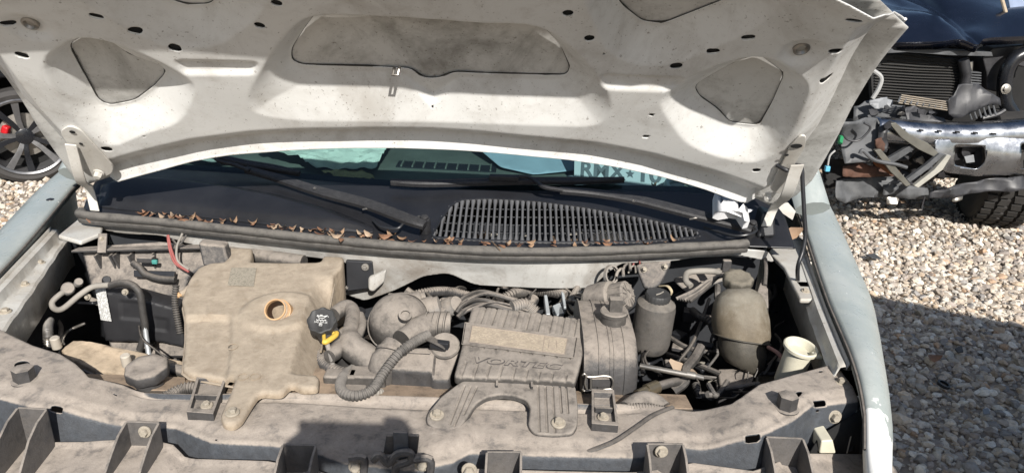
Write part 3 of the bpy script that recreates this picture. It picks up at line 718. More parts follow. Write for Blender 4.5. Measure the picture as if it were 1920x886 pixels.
# domain in (x,z)
lq = np.array([[*(lipxyz(*p)[[0, 2]])] for p in lip]); lpoly = rounded(lq, .012, 3)
sheet('firewall_flange', lambda q: np.stack([q[:, 0], yseal(q[:, 0])+.016+.25*np.maximum(0, 1.045-q[:, 1])+.006*np.sin(q[:, 0]*14)*sm(1.04, 1.0, q[:, 1]), q[:, 1]], 1), (lq[:, 0].min(), lq[:, 1].min(), lq[:, 0].max(), lq[:, 1].max()), .003, paint('firewall_paint', (.47, .465, .44), dirt=(.20, .17, .14), amt=.95, specks=.6), van, lpoly, (), solid=.003, smooth=60)
# corner pieces where the rails meet the cowl
for P, z in (([(108, 440), (160, 398), (196, 412), (190, 436), (150, 452)], 1.04), ([(1440, 470), (1480, 430), (1510, 450), (1540, 560), (1500, 560), (1470, 500)], 1.02)):
    b = MB(); b.prism([PZ(*p, z) for p in P], (0, 0, -.012)); b.build('cowl_corner', M_FRAME, van, bevel=.005)
b = MB(); b.prism([PY(1432, 396, .62), PY(1454, 402, .62), PY(1456, 445, .60), PY(1418, 448, .60)], (0, .05, 0)); b.build('cowl_end_cap', M_COWL, van, bevel=.008)
# windshield glass
mg, ntg, bsg = mat_new('windshield_glass'); ntg.nodes.remove(bsg)
tr = ntg.nodes.new('ShaderNodeBsdfTransparent'); tr.inputs[0].default_value = (.60, .76, .79, 1)
gl = ntg.nodes.new('ShaderNodeBsdfGlossy'); gl.inputs['Roughness'].default_value = .03
fr = ntg.nodes.new('ShaderNodeFresnel'); fr.inputs[0].default_value = 1.5
mx = ntg.nodes.new('ShaderNodeMixShader'); ntg.links.new(fr.outputs[0], mx.inputs[0]); ntg.links.new(tr.outputs[0], mx.inputs[1]); ntg.links.new(gl.outputs[0], mx.inputs[2])
ntg.links.new(mx.outputs[0], ntg.nodes['Material Output'].inputs[0])
def wind_fn(q):
    x, t = q[:, 0], q[:, 1]; xx = x*(1-.10*t)
    return np.stack([xx, ybase(x)-.004+t*.86, 1.122+t*.72-.06*t*t], 1)
glass = sheet('windshield', wind_fn, (-.90, 0, .90, 1.0), .03, mg, van, smooth=80)
# black frit band at the bottom of the glass
b = sheet('glass_border', lambda q: wind_fn(q)+V3(0, .002, -.006), (-.90, 0, .90, .030), .015, M_BLK, glass)
M_DASH = plain('dashboard_vinyl', (.115, .125, .10), .75, bumpk=.3)
DZ = 1.095
b = MB(); xs = np.linspace(-.9, .9, 25)
b.loft([[V3(x, float(ybase(x))+.02, DZ), V3(x, float(ybase(x))+.25, DZ+.002), V3(x, float(ybase(x))+.52, DZ+.004), V3(x, float(ybase(x))+.58, DZ-.03), V3(x, float(ybase(x))+.56, DZ-.3)] for x in xs], caps=False, closed=False)
dash = b.build('dashboard', M_DASH, van, smooth=50, solid=.004)
a0, a1 = PZ(742, 314, DZ+.004), PZ(930, 324, DZ+.004)
b = MB(); b.prism([a0, a1, a1+V3(0, .06, .0), a0+V3(0, .06, 0)], (0, 0, .004)); dv = b.build('defroster_vent', M_BLK, dash)
for k in range(9):
    b = MB(); p = a0+(a1-a0)*(k+.5)/9; b.box(p+V3(0, .03, .006), (.004, .06, .006)); b.build('vent_blade', M_DASH, dv)
# cab: pillars, roof, sides, floor, seats
for s in (-1, 1):
    b = MB(); b.tube([wind_fn(np.array([[s*.93, t]]))[0] for t in (0, .35, .7, 1.0)], .045, 10, flat=.7); b.build('pillar', M_FEND, van)
    b = MB(); rows = []
    for y in (1.10, 1.6, 2.4, 3.4, 4.6):
        sl = 1.06+.06*float(sm(1.1, 1.7, y)); top = 1.10 if y < 1.2 else (1.55 if y < 1.7 else 1.98)
        rows.append([V3(s*sl, y, .42), V3(s*(sl+.02), y, .8), V3(s*sl, y, min(1.2, top)), V3(s*(sl-.10), y, top)])
    b.loft(rows, caps=False, closed=False); b.build('body_side', M_FEND, van, smooth=60, solid=.02)
b = MB(); b.loft([[V3(-.92, y, z), V3(-.5, y, z+.05), V3(.5, y, z+.05), V3(.92, y, z)] for y, z in ((1.68, 1.80), (1.9, 1.96), (2.6, 2.02), (4.6, 2.02))], caps=False, closed=False); b.build('roof', M_FEND, van, smooth=60, solid=.03)
b = MB(); b.box((0, 4.62, 1.2), (2.0, .03, 1.6)); b.build('rear_wall', M_FEND, van)
b = MB(); b.box((0, 2.8, .5), (2.0, 3.6, .03)); b.build('cab_floor', M_BAY, van)
for s in (-1, 1):
    b = MB(); b.loft([[V3(s*.42-.25, y-.06, z), V3(s*.42+.25, y-.06, z), V3(s*.42+.25, y+.08, z), V3(s*.42-.25, y+.08, z)] for y, z in ((2.05, .6), (2.1, .95), (2.25, 1.45))]); st = b.build('seat', plain('seat_cloth', (.03, .03, .035), .9), van, bevel=.04)
    for yw in (.48, 3.9):
        c = V3(s*.90, yw, .36); b = MB(); b.lathe([(.20, -.10), (.33, -.11), (.36, -.07), (.36, .07), (.33, .11), (.20, .10)], c, (1, 0, 0), 36); wh = b.build('wheel', M_RUB, van)
        b = MB(); b.lathe([(.205, 0), (.20, .015), (.10, .03), (.06, .06), (.01, .06)], c+V3(s*.095, 0, 0), (s, 0, 0), 28); b.build('rim', M_STEEL, wh)
# wipers
def beam(name, pts, wid, hgt, parent, mat, up=(0, -.3, 1)):
    P = catmull(pts, 6); b = MB(); m = len(P); rings = []
    for i, p in enumerate(P):
        t = unit(P[min(i+1, m-1)]-P[max(i-1, 0)]); sdir = unit(np.cross(t, up)); n = np.cross(sdir, t)
        f = i/(m-1); w_ = np.interp(f, np.linspace(0, 1, len(wid)), wid)/2
        rings.append([p-sdir*w_-n*hgt*.5, p+sdir*w_-n*hgt*.5, p+sdir*w_+n*hgt*.2, p+sdir*w_*.7+n*hgt*.5, p-sdir*w_*.7+n*hgt*.5, p-sdir*w_+n*hgt*.2])
    b.loft(rings); return b.build(name, mat, parent, smooth=30)
M_WIP = dusty('wiper_black', (.022, .022, .024), dust=(.09, .088, .086), lo=.3, hi=1.6, amt=.4, sidek=.02)
for kind in (0, 1):
    if kind == 0:
        arm = [(797, 421, 1.115), (765, 410, 1.122), (690, 382, 1.13), (600, 358, 1.14), (520, 333, 1.15), (462, 317, 1.16)]; hook = [(468, 319, 1.162), (440, 309, 1.168), (415, 303, 1.175), (404, 297, 1.18)]
        blade = [(395, 290, 1.18), (450, 304, 1.165), (510, 314, 1.158), (562, 325, 1.15)]; piv = (797, 421, 1.10)
    else:
        arm = [(1408, 430, 1.105), (1370, 418, 1.115), (1300, 400, 1.13), (1200, 375, 1.145), (1120, 362, 1.15), (1050, 356, 1.155)]; hook = [(1055, 356, 1.158), (1020, 350, 1.163), (1003, 338, 1.168), (985, 331, 1.168), (935, 331, 1.168)]
        blade = [(733, 341, 1.150), (800, 343, 1.150), (900, 340, 1.152), (1000, 338, 1.154), (1100, 338, 1.155), (1170, 337, 1.156)]; piv = (1408, 430, 1.09)
    wp = beam('wiper_arm', [PZ(*p) for p in arm], [.024, .031, .031, .024, .018], .012, van, M_WIP)
    beam('wiper_hook', [PZ(*p) for p in hook], [.009, .008], .007, wp, M_WIP)
    bl = beam('wiper_blade', [PZ(*p) for p in blade], [.013, .022, .022, .021, .011], .012, wp, M_WIP)
    b = MB(); P = catmull([PZ(*p)+V3(0, .001, .006) for p in blade], 6); b.tube(P, .0022, 6); b.build('blade_spine', M_BLK, bl)
    if kind == 1: b = MB(); b.box(PZ(945, 333, 1.166), (.075, .02, .014)); b.build('blade_joint', M_WIP, bl, bevel=.004)
    b = MB(); c = PZ(*piv); b.lathe([(.013, -.02), (.013, .012), (.011, .018), (.0085, .019), (.0085, .024), (.005, .026)], c, (0, -.35, 1), 20); b.build('pivot_nut', M_WIP, wp)
    c2 = PZ(*arm[2]); b = MB(); b.tube(catmull([c2+V3(-.01, -.012, -.01), c2+V3(.0, -.016, -.006), c2+V3(.014, -.012, -.004), c2+V3(.02, .0, -.004)], 4), .0022, 6); b.build('arm_spring', M_STEEL, wp)
    b = MB(); c = PZ(*[(590, 353, 1.148), (1188, 377, 1.153)][kind]); b.lathe([(.0042, 0), (.0042, .001), (.003, .001), (.003, 0)], c, (0, -.35, 1), 14); b.build('rivet', M_STEEL, wp)
b = MB(); b.tube(catmull([PZ(*p) for p in ((700, 413, 1.10), (715, 425, 1.10), (745, 428, 1.105), (760, 415, 1.115), (785, 406, 1.118), (802, 410, 1.118))], 6), .0034, 8); b.build('washer_hose', M_BLK, van)
b = MB(); b.tube(catmull([PZ(*p) for p in ((1320, 425, 1.09), (1370, 440, 1.09), (1400, 440, 1.095), (1418, 432, 1.10), (1414, 424, 1.11))], 6), .0034, 8); b.build('washer_hose', M_BLK, van)
# ------------------------------------------------------------------ beige coolant tank with its open filler neck
def shell(name, plane, pts, hfn, skirt, mat, parent, step=.004, r=.012, holes=(), smooth=50, solid=0, uvholes=()):
    poly = rounded([plane.uv(*p) for p in pts], r, 4); q = np.array(poly)
    bx_ = (q[:, 0].min()-step, q[:, 1].min()-step, q[:, 0].max()+step, q[:, 1].max()+step)
    def fn(Q):
        d = -sdpoly(Q, poly)[0]; return plane.xyz(Q, hfn(Q, np.maximum(d, 0)))
    return sheet(name, fn, bx_, step, mat, parent, poly, [np.array(rounded([plane.uv(*p) for p in h], .004, 2)) for h in holes]+list(uvholes), solid=solid, skirt=skirt, smooth=smooth)
def edge_round(d, r): t = np.clip(1-d/r, 0, 1); return -r*(1-np.sqrt(np.maximum(1-t*t, 0)))
pt = Plane(PZ(395, 492, 1.030), PZ(640, 496, 1.030), PZ(450, 730, .992))
fc = pt.uv(525, 584); fa, fb = pt.uv(590, 520), pt.uv(535, 722); fd = unit(fb-fa); fnn = np.array([-fd[1], fd[0]])
if fnn[0] < 0: fnn = -fnn
la_, lb_ = pt.uv(442, 585), pt.uv(352, 690)
ax = unit(V3(-.05, -.70, .60)); fo = pt.at(525, 586); pf = fo+ax*(.006/(ax@pt.n))-pt.o; FILL = ell(pf@pt.a, pf@pt.b, .0215, .0225, 0, 24)
recL = rounded([pt.uv(*p) for p in ((330, 590), (436, 588), (438, 640), (428, 720), (320, 720))], .02, 4)
def tank_h(q, d):
    h = edge_round(d, .0065)
    s = (q-fa)@fnn; h = h-np.minimum(1.5*np.maximum(s, 0), .06)*sm(pt.uv(580, 702)[1], pt.uv(580, 690)[1], q[:, 1])*sm(pt.uv(600, 515)[1], pt.uv(600, 545)[1], q[:, 1])            # right-hand facet
    r = np.hypot(q[:, 0]-fc[0], (q[:, 1]-fc[1])*1.05); h = h+.007*sm(.082, .066, r)-.003*sm(.05, .03, r)
    h = h-.011*sm(.0, .009, -sdpoly(q, recL)[0])
    return h
tank = shell('coolant_tank', pt, [(372, 500), (396, 491), (421, 490), (424, 462), (474, 464), (470, 490), (540, 491), (600, 490), (606, 478), (645, 480), (642, 498), (626, 515), (620, 545), (612, 590), (597, 640), (580, 694), (598, 702), (596, 726), (566, 728), (546, 718), (528, 736), (486, 734), (474, 750), (452, 786), (436, 796), (418, 792), (412, 776), (430, 738), (441, 706), (352, 690), (339, 680), (345, 620), (345, 585), (340, 560), (355, 520)],
             tank_h, lambda p: V3(0, .0, -.15) if p[1] > .10 else V3(0, 0, -.006), M_TANK, van, .0045, .008, uvholes=[FILL])
ax = unit(V3(-.05, -.70, .60)); fo = pt.at(525, 586)
b = MB(); b.lathe([(.0255, -.01), (.0255, .010), (.0235, .011), (.0235, .014), (.0225, .0145), (.0225, .019), (.021, .0195), (.021, .027), (.0187, .027), (.0185, .018)], fo+ax*.002, ax, 32, caps=False)
b2 = MB(); b2.lathe([(.0186, .021), (.0184, -.03), (.0005, -.035)], fo+ax*.002, ax, 32, caps=False); b2.build('neck_bore', plain('brown_stained_bore', (.055, .022, .008), .6), tank, smooth=50)
b.build('filler_neck', M_ORANGE, tank, smooth=50)
b = MB()
for hh in (.012, .017, .022): b.lathe([(.0208, hh-.001), (.0228, hh), (.0208, hh+.001)], fo+ax*.002, ax, 32, caps=False)
b.build('neck_thread', M_TANK, tank)
def decal(name, plane, pts, h, mat, parent, t=.0006, r=.002):
    b = MB(); ring = [plane.at(*p)+plane.n*h for p in pts]; ring = rounded(ring, r, 2) if r else ring
    b.prism(ring, plane.n*t); return b.build(name, mat, parent)
def print_mat(name, paper, ink, axis_u, axis_v, du, dv, amt=.7):
    """rows of small illegible print"""
    if name in MATS: return MATS[name]
    m, nt, bs = mat_new(name); tc = nt.nodes.new('ShaderNodeTexCoord')
    def dot(ax_):
        d = nt.nodes.new('ShaderNodeVectorMath'); d.operation = 'DOT_PRODUCT'; nt.links.new(tc.outputs['Object'], d.inputs[0]); d.inputs[1].default_value = tuple(map(float, ax_)); return d.outputs['Value']
    u, v = dot(axis_u), dot(axis_v); cb = nt.nodes.new('ShaderNodeCombineXYZ')
    nt.links.new(math_(nt, 'MULTIPLY', u, 1/du), cb.inputs[0]); nt.links.new(math_(nt, 'MULTIPLY', math_(nt, 'FLOOR', math_(nt, 'MULTIPLY', v, 1/dv)), 7.31), cb.inputs[1])
    words = noise(nt, 1., 2, .5, cb.outputs[0]); row = math_(nt, 'FRACT', math_(nt, 'MULTIPLY', v, 1/dv))
    f = math_(nt, 'MULTIPLY', maprange(nt, words, .44, .50), math_(nt, 'LESS_THAN', math_(nt, 'ABSOLUTE', math_(nt, 'SUBTRACT', row, .5)), .24))
    n1 = noise(nt, 60, 5, .7); pc = ramp(nt, n1, [(.3, tuple(c*.8 for c in paper)), (.7, tuple(min(1, c*1.1) for c in paper))])
    nt.links.new(mixc(nt, math_(nt, 'MULTIPLY', f, amt), pc, ink), bs.inputs['Base Color']); bs.inputs['Roughness'].default_value = .7
    MATS[name] = m; return m
def lab(plane, px, py): return plane.o+0
decal('caution_plate', pt, [(434, 503), (481, 503), (476, 538), (427, 536)], .0016, print_mat('moulded_print', (.25, .225, .18), (.40, .36, .29), pt.a, pt.b, .004, .0042, .8), tank)
b = MB(); b.tube(catmull([PZ(372, 530, 1.005), PZ(352, 545, 1.01), PZ(338, 552, 1.008)], 4), [.010]*5+[.0075]*4, 12); b.build('overflow_spout', M_TANK, tank)
b = MB(); b.lathe([(.006, 0), (.006, .003), (.003, .003), (.003, -.004)], PZ(336, 553, 1.010), (-.8, -.5, .2), 14, caps=False); b.build('spout_mouth', M_ORANGE, tank)
b = MB(); b.bolt(pt.at(436, 775)+pt.n*.001, (0, 0, 1), .0085, .008, 1.8); b.build('bolt', M_ZINC, tank)
for px, py in ((436, 650), (456, 706), (478, 706)):
    b = MB(); b.lathe([(.010, 0), (.010, .0012), (.008, .0012), (.008, 0)], pt.at(px, py)+pt.n*.0005, pt.n, 18, caps=False); b.build('mould_mark', M_TANK, tank)
b = MB(); b.prism([PZ(488, 742, .955), PZ(640, 742, .955), PZ(640, 690, .955), PZ(560, 690, .955)], (0, 0, -.01)); b.build('fan_shroud', MATS['tan_dusted_shroud'], van)

# ------------------------------------------------------------------ oil filler cap, dipstick, coils behind
M_CAP = plain('cap_black_plastic', (.04, .04, .04), .6, var=.35)
oa = unit(V3(.05, -.55, .8)); oc = PZ(604, 603, 1.035)
b = MB(); b.lathe([(.026, -.012), (.0265, .004), (.0262, .0075), (.024, .009), (.0235, .0085)], oc, oa, 64, lobes=lambda a: 1+.045*math.cos(8*a)); cap = b.build('oil_cap', M_CAP, van, smooth=45)
M_INK = plain('pale_print', (.62, .62, .60), .7, bumpk=0)
ox = unit(V3(1, 0, .0)-oa*oa[0]+V3(0, .08, -.06)); oy = np.cross(oa, ox); of = oc+oa*.0094
def icon(P, r=.0007): bb = MB(); bb.tube([of+ox*x*.001+oy*y*.001 for x, y in P], r, 5); return bb
b = icon([(-8, 9), (-5.5, 7.5), (-5.5, 3.5), (3.5, 3.5), (6, 6), (10, 9.5)]); 
b.tube([of+ox*x*.001+oy*y*.001 for x, y in ((-5.5, 7.5), (2, 7.5), (6, 8), (10, 9.5))], .0007, 5); b.tube([of+ox*x*.001+oy*y*.001 for x, y in ((-2, 7.5), (-2, 9.5), (-4, 9.6), (1, 9.6))], .0007, 5)
b.tube([of+ox*x*.001+oy*y*.001 for x, y in ((-8, 9), (-9, 7), (-5.5, 5))], .0007, 5); b.tube([of+ox*x*.001+oy*y*.001 for x, y in ((11.5, 7.5), (11.5, 6))], .0009, 5)
b.tube([of+ox*x*.001+oy*(-1+1.1*math.sin(x*1.15))*.001 for x in np.linspace(-9, 9, 40)], .0007, 5)
for P in ([(-2.5, -8), (2.5, -8), (2.5, -12.5), (-2.5, -12.5), (-2.5, -8)], [(-1, -11), (-1, -9.3), (1, -9.3), (1, -11)]): b.tube([of+ox*x*.001+oy*y*.001 for x, y in P], .0006, 5)
b.build('oil_symbol', M_INK, cap)
text_mesh('grade_print', 'SAE 5W-30', .0052, M_INK, cap, of+oy*-.0055, ox, oy, .0002)
b = MB(); b.tube(catmull([oc-oa*.012, oc+V3(.012, .01, -.04), oc+V3(.03, .05, -.12)], 5), .020, 16); b.build('oil_fill_tube', M_DP, van)
M_YEL = plain('yellow_plastic', (.62, .42, .07), .5)
b = MB(); dp = PZ(616, 634, 1.015); b.tube(catmull([PZ(607, 640, 1.014), PZ(612, 640, 1.014), PZ(628, 629, 1.014), PZ(631, 624, 1.014)], 4), .0052, 10)
b.tube(catmull([PZ(608, 638, 1.014), PZ(608, 625, 1.018), PZ(618, 620, 1.018), PZ(628, 626, 1.015)], 5), .0035, 8); dip = b.build('dipstick_handle', M_YEL, van)
b = MB(); b.tube([PZ(612, 640, 1.01), PZ(622, 672, .98), PZ(628, 720, .90)], .0045, 10); b.build('dipstick_tube', M_ALU, dip)
b = MB(); b.tube(catmull([PZ(618, 668, .985), PZ(632, 655, .985), PZ(640, 628, .99)], 4), [.013, .014, .015, .015, .014, .013, .013, .013, .013], 14); b.build('breather_elbow', M_DPH, van)
for P, r in (([(625, 590), (650, 575), (662, 590), (655, 630)], .016), ([(660, 585), (668, 600), (652, 640)], .010), ([(676, 590), (680, 610), (668, 640)], .008)):
    b = MB(); b.tube(catmull([PZ(x, y, .985) for x, y in P], 5), r, 12); b.build('heater_hose', M_DPH, van)
b = MB(); b.hose([PZ(590, 660, .95), PZ(620, 690, .955), PZ(660, 705, .955)], .011, .006); b.build('ribbed_conduit', M_DP, van)
for c, s_ in ((PZ(690, 708, .955), (.07, .04, .03)), (PZ(640, 715, .95), (.06, .03, .04)), (PZ(660, 735, .945), (.05, .03, .02))):
    b = MB(); b.box(c, s_); b.build('shroud_rib', M_DPH, van, bevel=.005)

# ------------------------------------------------------------------ intake duct: round resonator, elbow, mass-air pipe
da = unit(V3(-.12, -.62, .72)); dc = PZ(748, 604, .99)
b = MB(); b.lathe([(.052, -.03), (.060, -.012), (.061, .004), (.058, .010), (.056, .020), (.050, .034), (.039, .046), (.022, .054), (.001, .057)], dc, da, 40); duct = b.build('intake_resonator', M_DPH, van, smooth=35)
b = MB(); b.lathe([(.0615, -.006), (.0640, -.004), (.0640, .004), (.0615, .006)], dc, da, 40, caps=False); b.box(PZ(742, 556, 1.03), (.03, .012, .01)); b.build('hose_clamp', M_ALU, duct)
b = MB(); b.lathe([(.013, 0), (.013, .006), (.009, .006), (.009, .002)], PZ(760, 592, 1.035), (.1, -.5, .85), 20); b.build('sensor_boss', M_DPH, duct)
b = MB(); b.tube(catmull([PZ(755, 640, .995), PZ(785, 620, 1.0), PZ(815, 610, 1.0), PZ(842, 610, .998)], 5), [.024]*4+[.028]*12, 20); b.build('intake_pipe', M_DPH, duct)
for px in (800, 812, 824, 836):
    b = MB(); c = PZ(px, 612, 1.0); b.lathe([(.026, -.002), (.0305, -.001), (.0305, .001), (.026, .002)], c, (1, -.1, .0), 28, caps=False); b.build('pipe_rib', M_DPH, duct)
b = MB(); b.tube(catmull([PZ(742, 650, .995), PZ(728, 668, .985), PZ(718, 695, .96), PZ(712, 722, .93)], 5), [.026]*6+[.029]*10, 20); b.build('elbow_pipe', M_DPH, duct)
b = MB(); b.lathe([(.028, -.004), (.031, -.003), (.031, .003), (.028, .004)], PZ(735, 660, .99), (-.15, -.6, -.5), 28, caps=False); b.build('hose_clamp', M_DP, duct)
b = MB(); b.tube(catmull([PZ(652, 628, .985), PZ(658, 648, .982), PZ(676, 662, .975), PZ(700, 682, .96), PZ(712, 700, .94)], 5), [.021]*3+[.026]*8+[.027]*10, 20); b.build('coolant_hose', M_DPH, van)
b = MB(); b.hose([PZ(802, 628, 1.03), PZ(778, 640, 1.032), PZ(748, 662, 1.022), PZ(722, 695, 1.0), PZ(700, 728, .985), PZ(672, 741, .978), PZ(646, 737, .975), PZ(638, 722, .972), PZ(645, 704, .965), PZ(664, 690, .955)], .0088, .0060, .11, 12); b.build('corrugated_loom', M_HOSE, van)
for k in range(5):
    b = MB(); b.tube(catmull([PZ(798, 628+k*2, 1.03), PZ(812, 632+k*2.5, 1.03), PZ(824, 640+k*2, 1.026), PZ(834, 642+k*3, 1.02)], 4), .0016, 6); b.build('sensor_wire', M_RUB, van)
b = MB(); b.box(PZ(825, 645, 1.022), (.034, .014, .014), Matrix.Rotation(-.2, 3, 'Z')); b.build('wire_connector', M_BLK, van, bevel=.002)
b = MB(); b.lathe([(.028, -.03), (.0285, .002), (.026, .005)], PZ(834, 648, 1.0), (.05, -.45, .85), 28); msen = b.build('sensor_housing', M_DPH, van)
b = MB(); c = PZ(834, 632, 1.009); b.prism(rounded([c+V3(-.013, -.006, 0), c+V3(.012, -.006, 0), c+V3(.013, .005, 0), c+V3(.004, .008, 0), c+V3(-.012, .006, 0)], .002, 2), V3(0, -.0005, .001)); b.build('paper_sticker', plain('sticker_white', (.62, .6, .56), .7), msen)
rp = Plane(PZ(760, 652, .998), PZ(862, 655, .998), PZ(735, 692, .978))
shell('resonator_box', rp, [(762, 650), (800, 648), (866, 652), (850, 690), (842, 712), (812, 712), (808, 700), (732, 694), (730, 686)], lambda q, d: edge_round(d, .008)-.006*sm(.0, .004, q[:, 0]-rp.uv(812, 680)[0]), (0, -.004, -.085), M_DP, van, .004, .006)
b = MB(); b.prism([rp.at(764, 660)+rp.n*.001, rp.at(808, 662)+rp.n*.001, rp.at(806, 665)+rp.n*.001, rp.at(762, 663)+rp.n*.001], rp.n*.003); b.build('seam_rib', M_DP, van, bevel=.001)
# throttle, intake runners and fuel rail in the shade behind
for px, py, z, r, h, ax_ in ((815, 578, 1.0, .028, .05, (.9, .1, .3)), (850, 572, .99, .020, .04, (.6, -.4, .5)), (790, 570, .97, .03, .05, (1, .3, .2))):
    b = MB(); b.lathe([(r*.8, -h), (r, -h*.8), (r, 0), (r*.85, .004), (r*.85, .012), (r*.5, .014)], PZ(px, py, z), ax_, 22); b.build('throttle_body', M_ALU, van)
for k in range(9):
    px = 770+k*12+random.uniform(-6, 6); b = MB(); b.box(PZ(px, 576+random.uniform(-12, 14), .985+random.uniform(-.02, .015)), (random.uniform(.012, .03), random.uniform(.012, .03), random.uniform(.01, .025)), Matrix.Rotation(random.uniform(-.5, .5), 3, 'Z')); b.build('throttle_fitting', M_ALU, van, bevel=.003)
for k in range(7):
    a = random.uniform(0, 1); y0 = 560+random.uniform(-10, 20); b = MB()
    b.tube(catmull([PZ(856+a*8, y0+20, .99), PZ(868+a*30, y0+5, 1.0), PZ(900+a*40, y0-4, .99), PZ(960+a*60, y0+10+a*10, .97)], 6), random.uniform(.002, .005), 8); b.build('engine_wire', M_DP if k % 2 else M_RUB, van)
b = MB(); b.hose([PZ(768, 556, .96), PZ(800, 548, .97), PZ(840, 546, .96), PZ(880, 555, .94)], .010, .006); b.build('vacuum_hose', M_DP, van)
b = MB(); b.hose([PZ(960, 575, .985), PZ(985, 570, .985), PZ(1005, 585, .97)], .012, .006); b.build('ribbed_conduit', M_ALU, van)
for k, (px, py) in enumerate(((880, 556), (940, 562), (1000, 560), (1060, 566))):
    b = MB(); b.tube(catmull([PZ(px, py, .94), PZ(px-6, py+16, .93), PZ(px+5, py+40, .88)], 4), .014, 12); b.build('intake_runner', M_DP, van)
for P in ([(1020, 552), (1026, 552), (1032, 588), (1024, 588)], [(1052, 545), (1058, 545), (1062, 575), (1057, 575)], [(1036, 572), (1050, 566), (1058, 586), (1044, 590)]):
    b = MB(); b.prism([PZ(*p, .96) for p in P], (0, .003, -.02)); b.build('glint_bracket', plain('glint_silver', (.42, .45, .47), .5, .3), van, bevel=.002)  # pale blue-silver put into the colour as glints among the engine parts

# ------------------------------------------------------------------ air cleaner: ribbed cover, legs, drum
pa = Plane(PZ(885, 573, 1.035), PZ(1103, 598, 1.035), PZ(852, 704, 1.002))
gro = [pa.uv(x, y)[0] for x, y in ((908, 585), (929, 586), (950, 588), (971, 590), (993, 592), (1014, 595), (1035, 597), (1057, 600), (1080, 604))]
lt, lb2, lt2 = pa.uv(940, 614)[1], pa.uv(940, 642)[1], pa.uv(940, 690)[1]
def cover_h(q, d):
    h = edge_round(d, .007)
    top = np.where(q[:, 1] > lt, 1., 0.); bot = np.where((q[:, 1] < lb2-.006) & ((q[:, 1] > lb2-.022) | (q[:, 1] < lt2+.006)), 1., 0.)
    for k, g in enumerate(gro):
        w_ = np.abs(q[:, 0]-g-(.0 if True else 0)); h = h-.0026*sm(.0030, .0008, w_)*np.maximum(top, bot)
        h = h+.0012*sm(.0075, .004, np.abs(w_-.0045))*top
    return h
aircl = shell('air_cleaner', pa, [(885, 571), (940, 577), (1000, 584), (1060, 592), (1104, 597), (1098, 640), (1086, 690), (1078, 716), (1070, 713), (960, 708), (868, 706), (850, 704), (862, 660), (876, 605)], cover_h, lambda p: V3(0, .004, -.012) if p[1] < .16 else V3(0, 0, -.10), M_DPH, van, .0014, .012, smooth=45)
lm = print_mat('filter_label_print', (.40, .335, .255), (.20, .17, .145), pa.a, pa.b, .0055, .0040, .6)
decal('label_bed', pa, [(874, 607), (1080, 634), (1074, 671), (868, 645)], .0004, M_DPH, aircl, .0022)
lbl = decal('filter_label', pa, [(886, 613), (1064, 637), (1058, 667), (880, 643)], .0030, lm, aircl)
b = MB()
for P in ([(886, 613), (1064, 637)], [(1064, 637), (1058, 667)], [(1058, 667), (880, 643)], [(880, 643), (886, 613)], [(1022, 632), (1017, 661)], [(1030, 640), (1028, 655), (1040, 657)], [(1044, 641), (1044, 655)]):
    b.tube([pa.at(*p)+pa.n*.0038 for p in P], .0006, 5)
b.build('label_rules', plain('label_ink', (.30, .25, .21), .8), lbl)
dk = [pa.at(*p)+pa.n*.0022 for p in ((872, 606), (1082, 634), (1076, 672), (866, 646))]
b = MB(); b.tube(dk+[dk[0]], .0012, 6, caps=False); b.build('label_recess_rib', M_DPH, aircl)
vt = pa.at(966, 681)+pa.n*.0004; vx = pa.at(1050, 690)-pa.at(880, 676); 
text_mesh('embossed_name', 'VORTEC', .0215, M_DPH, aircl, vt, vx, pa.b, .0012, bold=.0004, shear=.25, space=1.15, width=.158)
me_out = text_mesh('embossed_shadow_line', 'VORTEC', .0215, plain('emboss_edge', (.10, .09, .085), .9), aircl, vt-pa.n*.0004, vx, pa.b, .0008, bold=.0012, shear=.25, space=1.12, width=.160)
# front wall under the lip
y0 = pa.at(868, 712); y1 = pa.at(1074, 718); b = MB()
A = [y0+V3(.004, .012, -.006), y1+V3(-.004, .012, -.006), y1+V3(.0, .004, -.045), y0+V3(-.01, .004, -.045)]; b.prism(A, (0, .006, 0)); b.build('front_wall', M_DP, aircl, bevel=.001)
for f in (.30, .62):
    c = y0+(y1-y0)*f; b = MB(); b.prism([c+V3(0, .012, -.004), c+V3(0, -.004, -.006), c+V3(0, .006, -.034)], (.004, 0, 0)); b.build('gusset', M_DP, aircl)
pb = Plane(PZ(868, 716, .992), PZ(1078, 722, .992), PZ(1035, 798, .975))
grl = [pb.uv(x, 760)[0] for x in (1010, 1024, 1038, 1052, 1064)]; gll = [pb.uv(x, y) for x, y in ((845, 745), (868, 745), (880, 745))]
glo = [(pb.uv(883, 722), pb.uv(850, 800)), (pb.uv(872, 720), pb.uv(842, 796)), (pb.uv(895, 722), pb.uv(868, 778))]
def leg_h(q, d):
    h = edge_round(d, .004)
    for g in grl[:3]: h = h-.003*sm(.0024, .0008, np.abs(q[:, 0]-g))*sm(.004, .008, d)
    for g in grl[3:]: h = h-.003*sm(.0024, .0008, np.abs(q[:, 0]-g))*sm(pb.uv(1040, 775)[1], pb.uv(1040, 770)[1], q[:, 1])
    for a, c in glo:
        e = c-a; L = np.linalg.norm(e); t = ((q-a)@e)/L; n = (q-a)[:, 0]*e[1]/L-(q-a)[:, 1]*e[0]/L; h = h-.003*sm(.0024, .0008, np.abs(n))*sm(0, .004, t)*sm(L, L-.004, t)
    return h
legs = shell('cleaner_legs', pb, [(866, 712), (1079, 720), (1084, 760), (1083, 795), (1074, 812), (1040, 815), (1002, 812), (990, 796), (994, 760), (986, 748), (962, 740), (938, 738), (912, 743), (892, 756), (876, 782), (862, 801), (838, 804), (812, 801), (798, 788), (802, 772), (826, 742)], leg_h, (0, 0, -.006), M_DPH, aircl, .0012, .008, smooth=40)
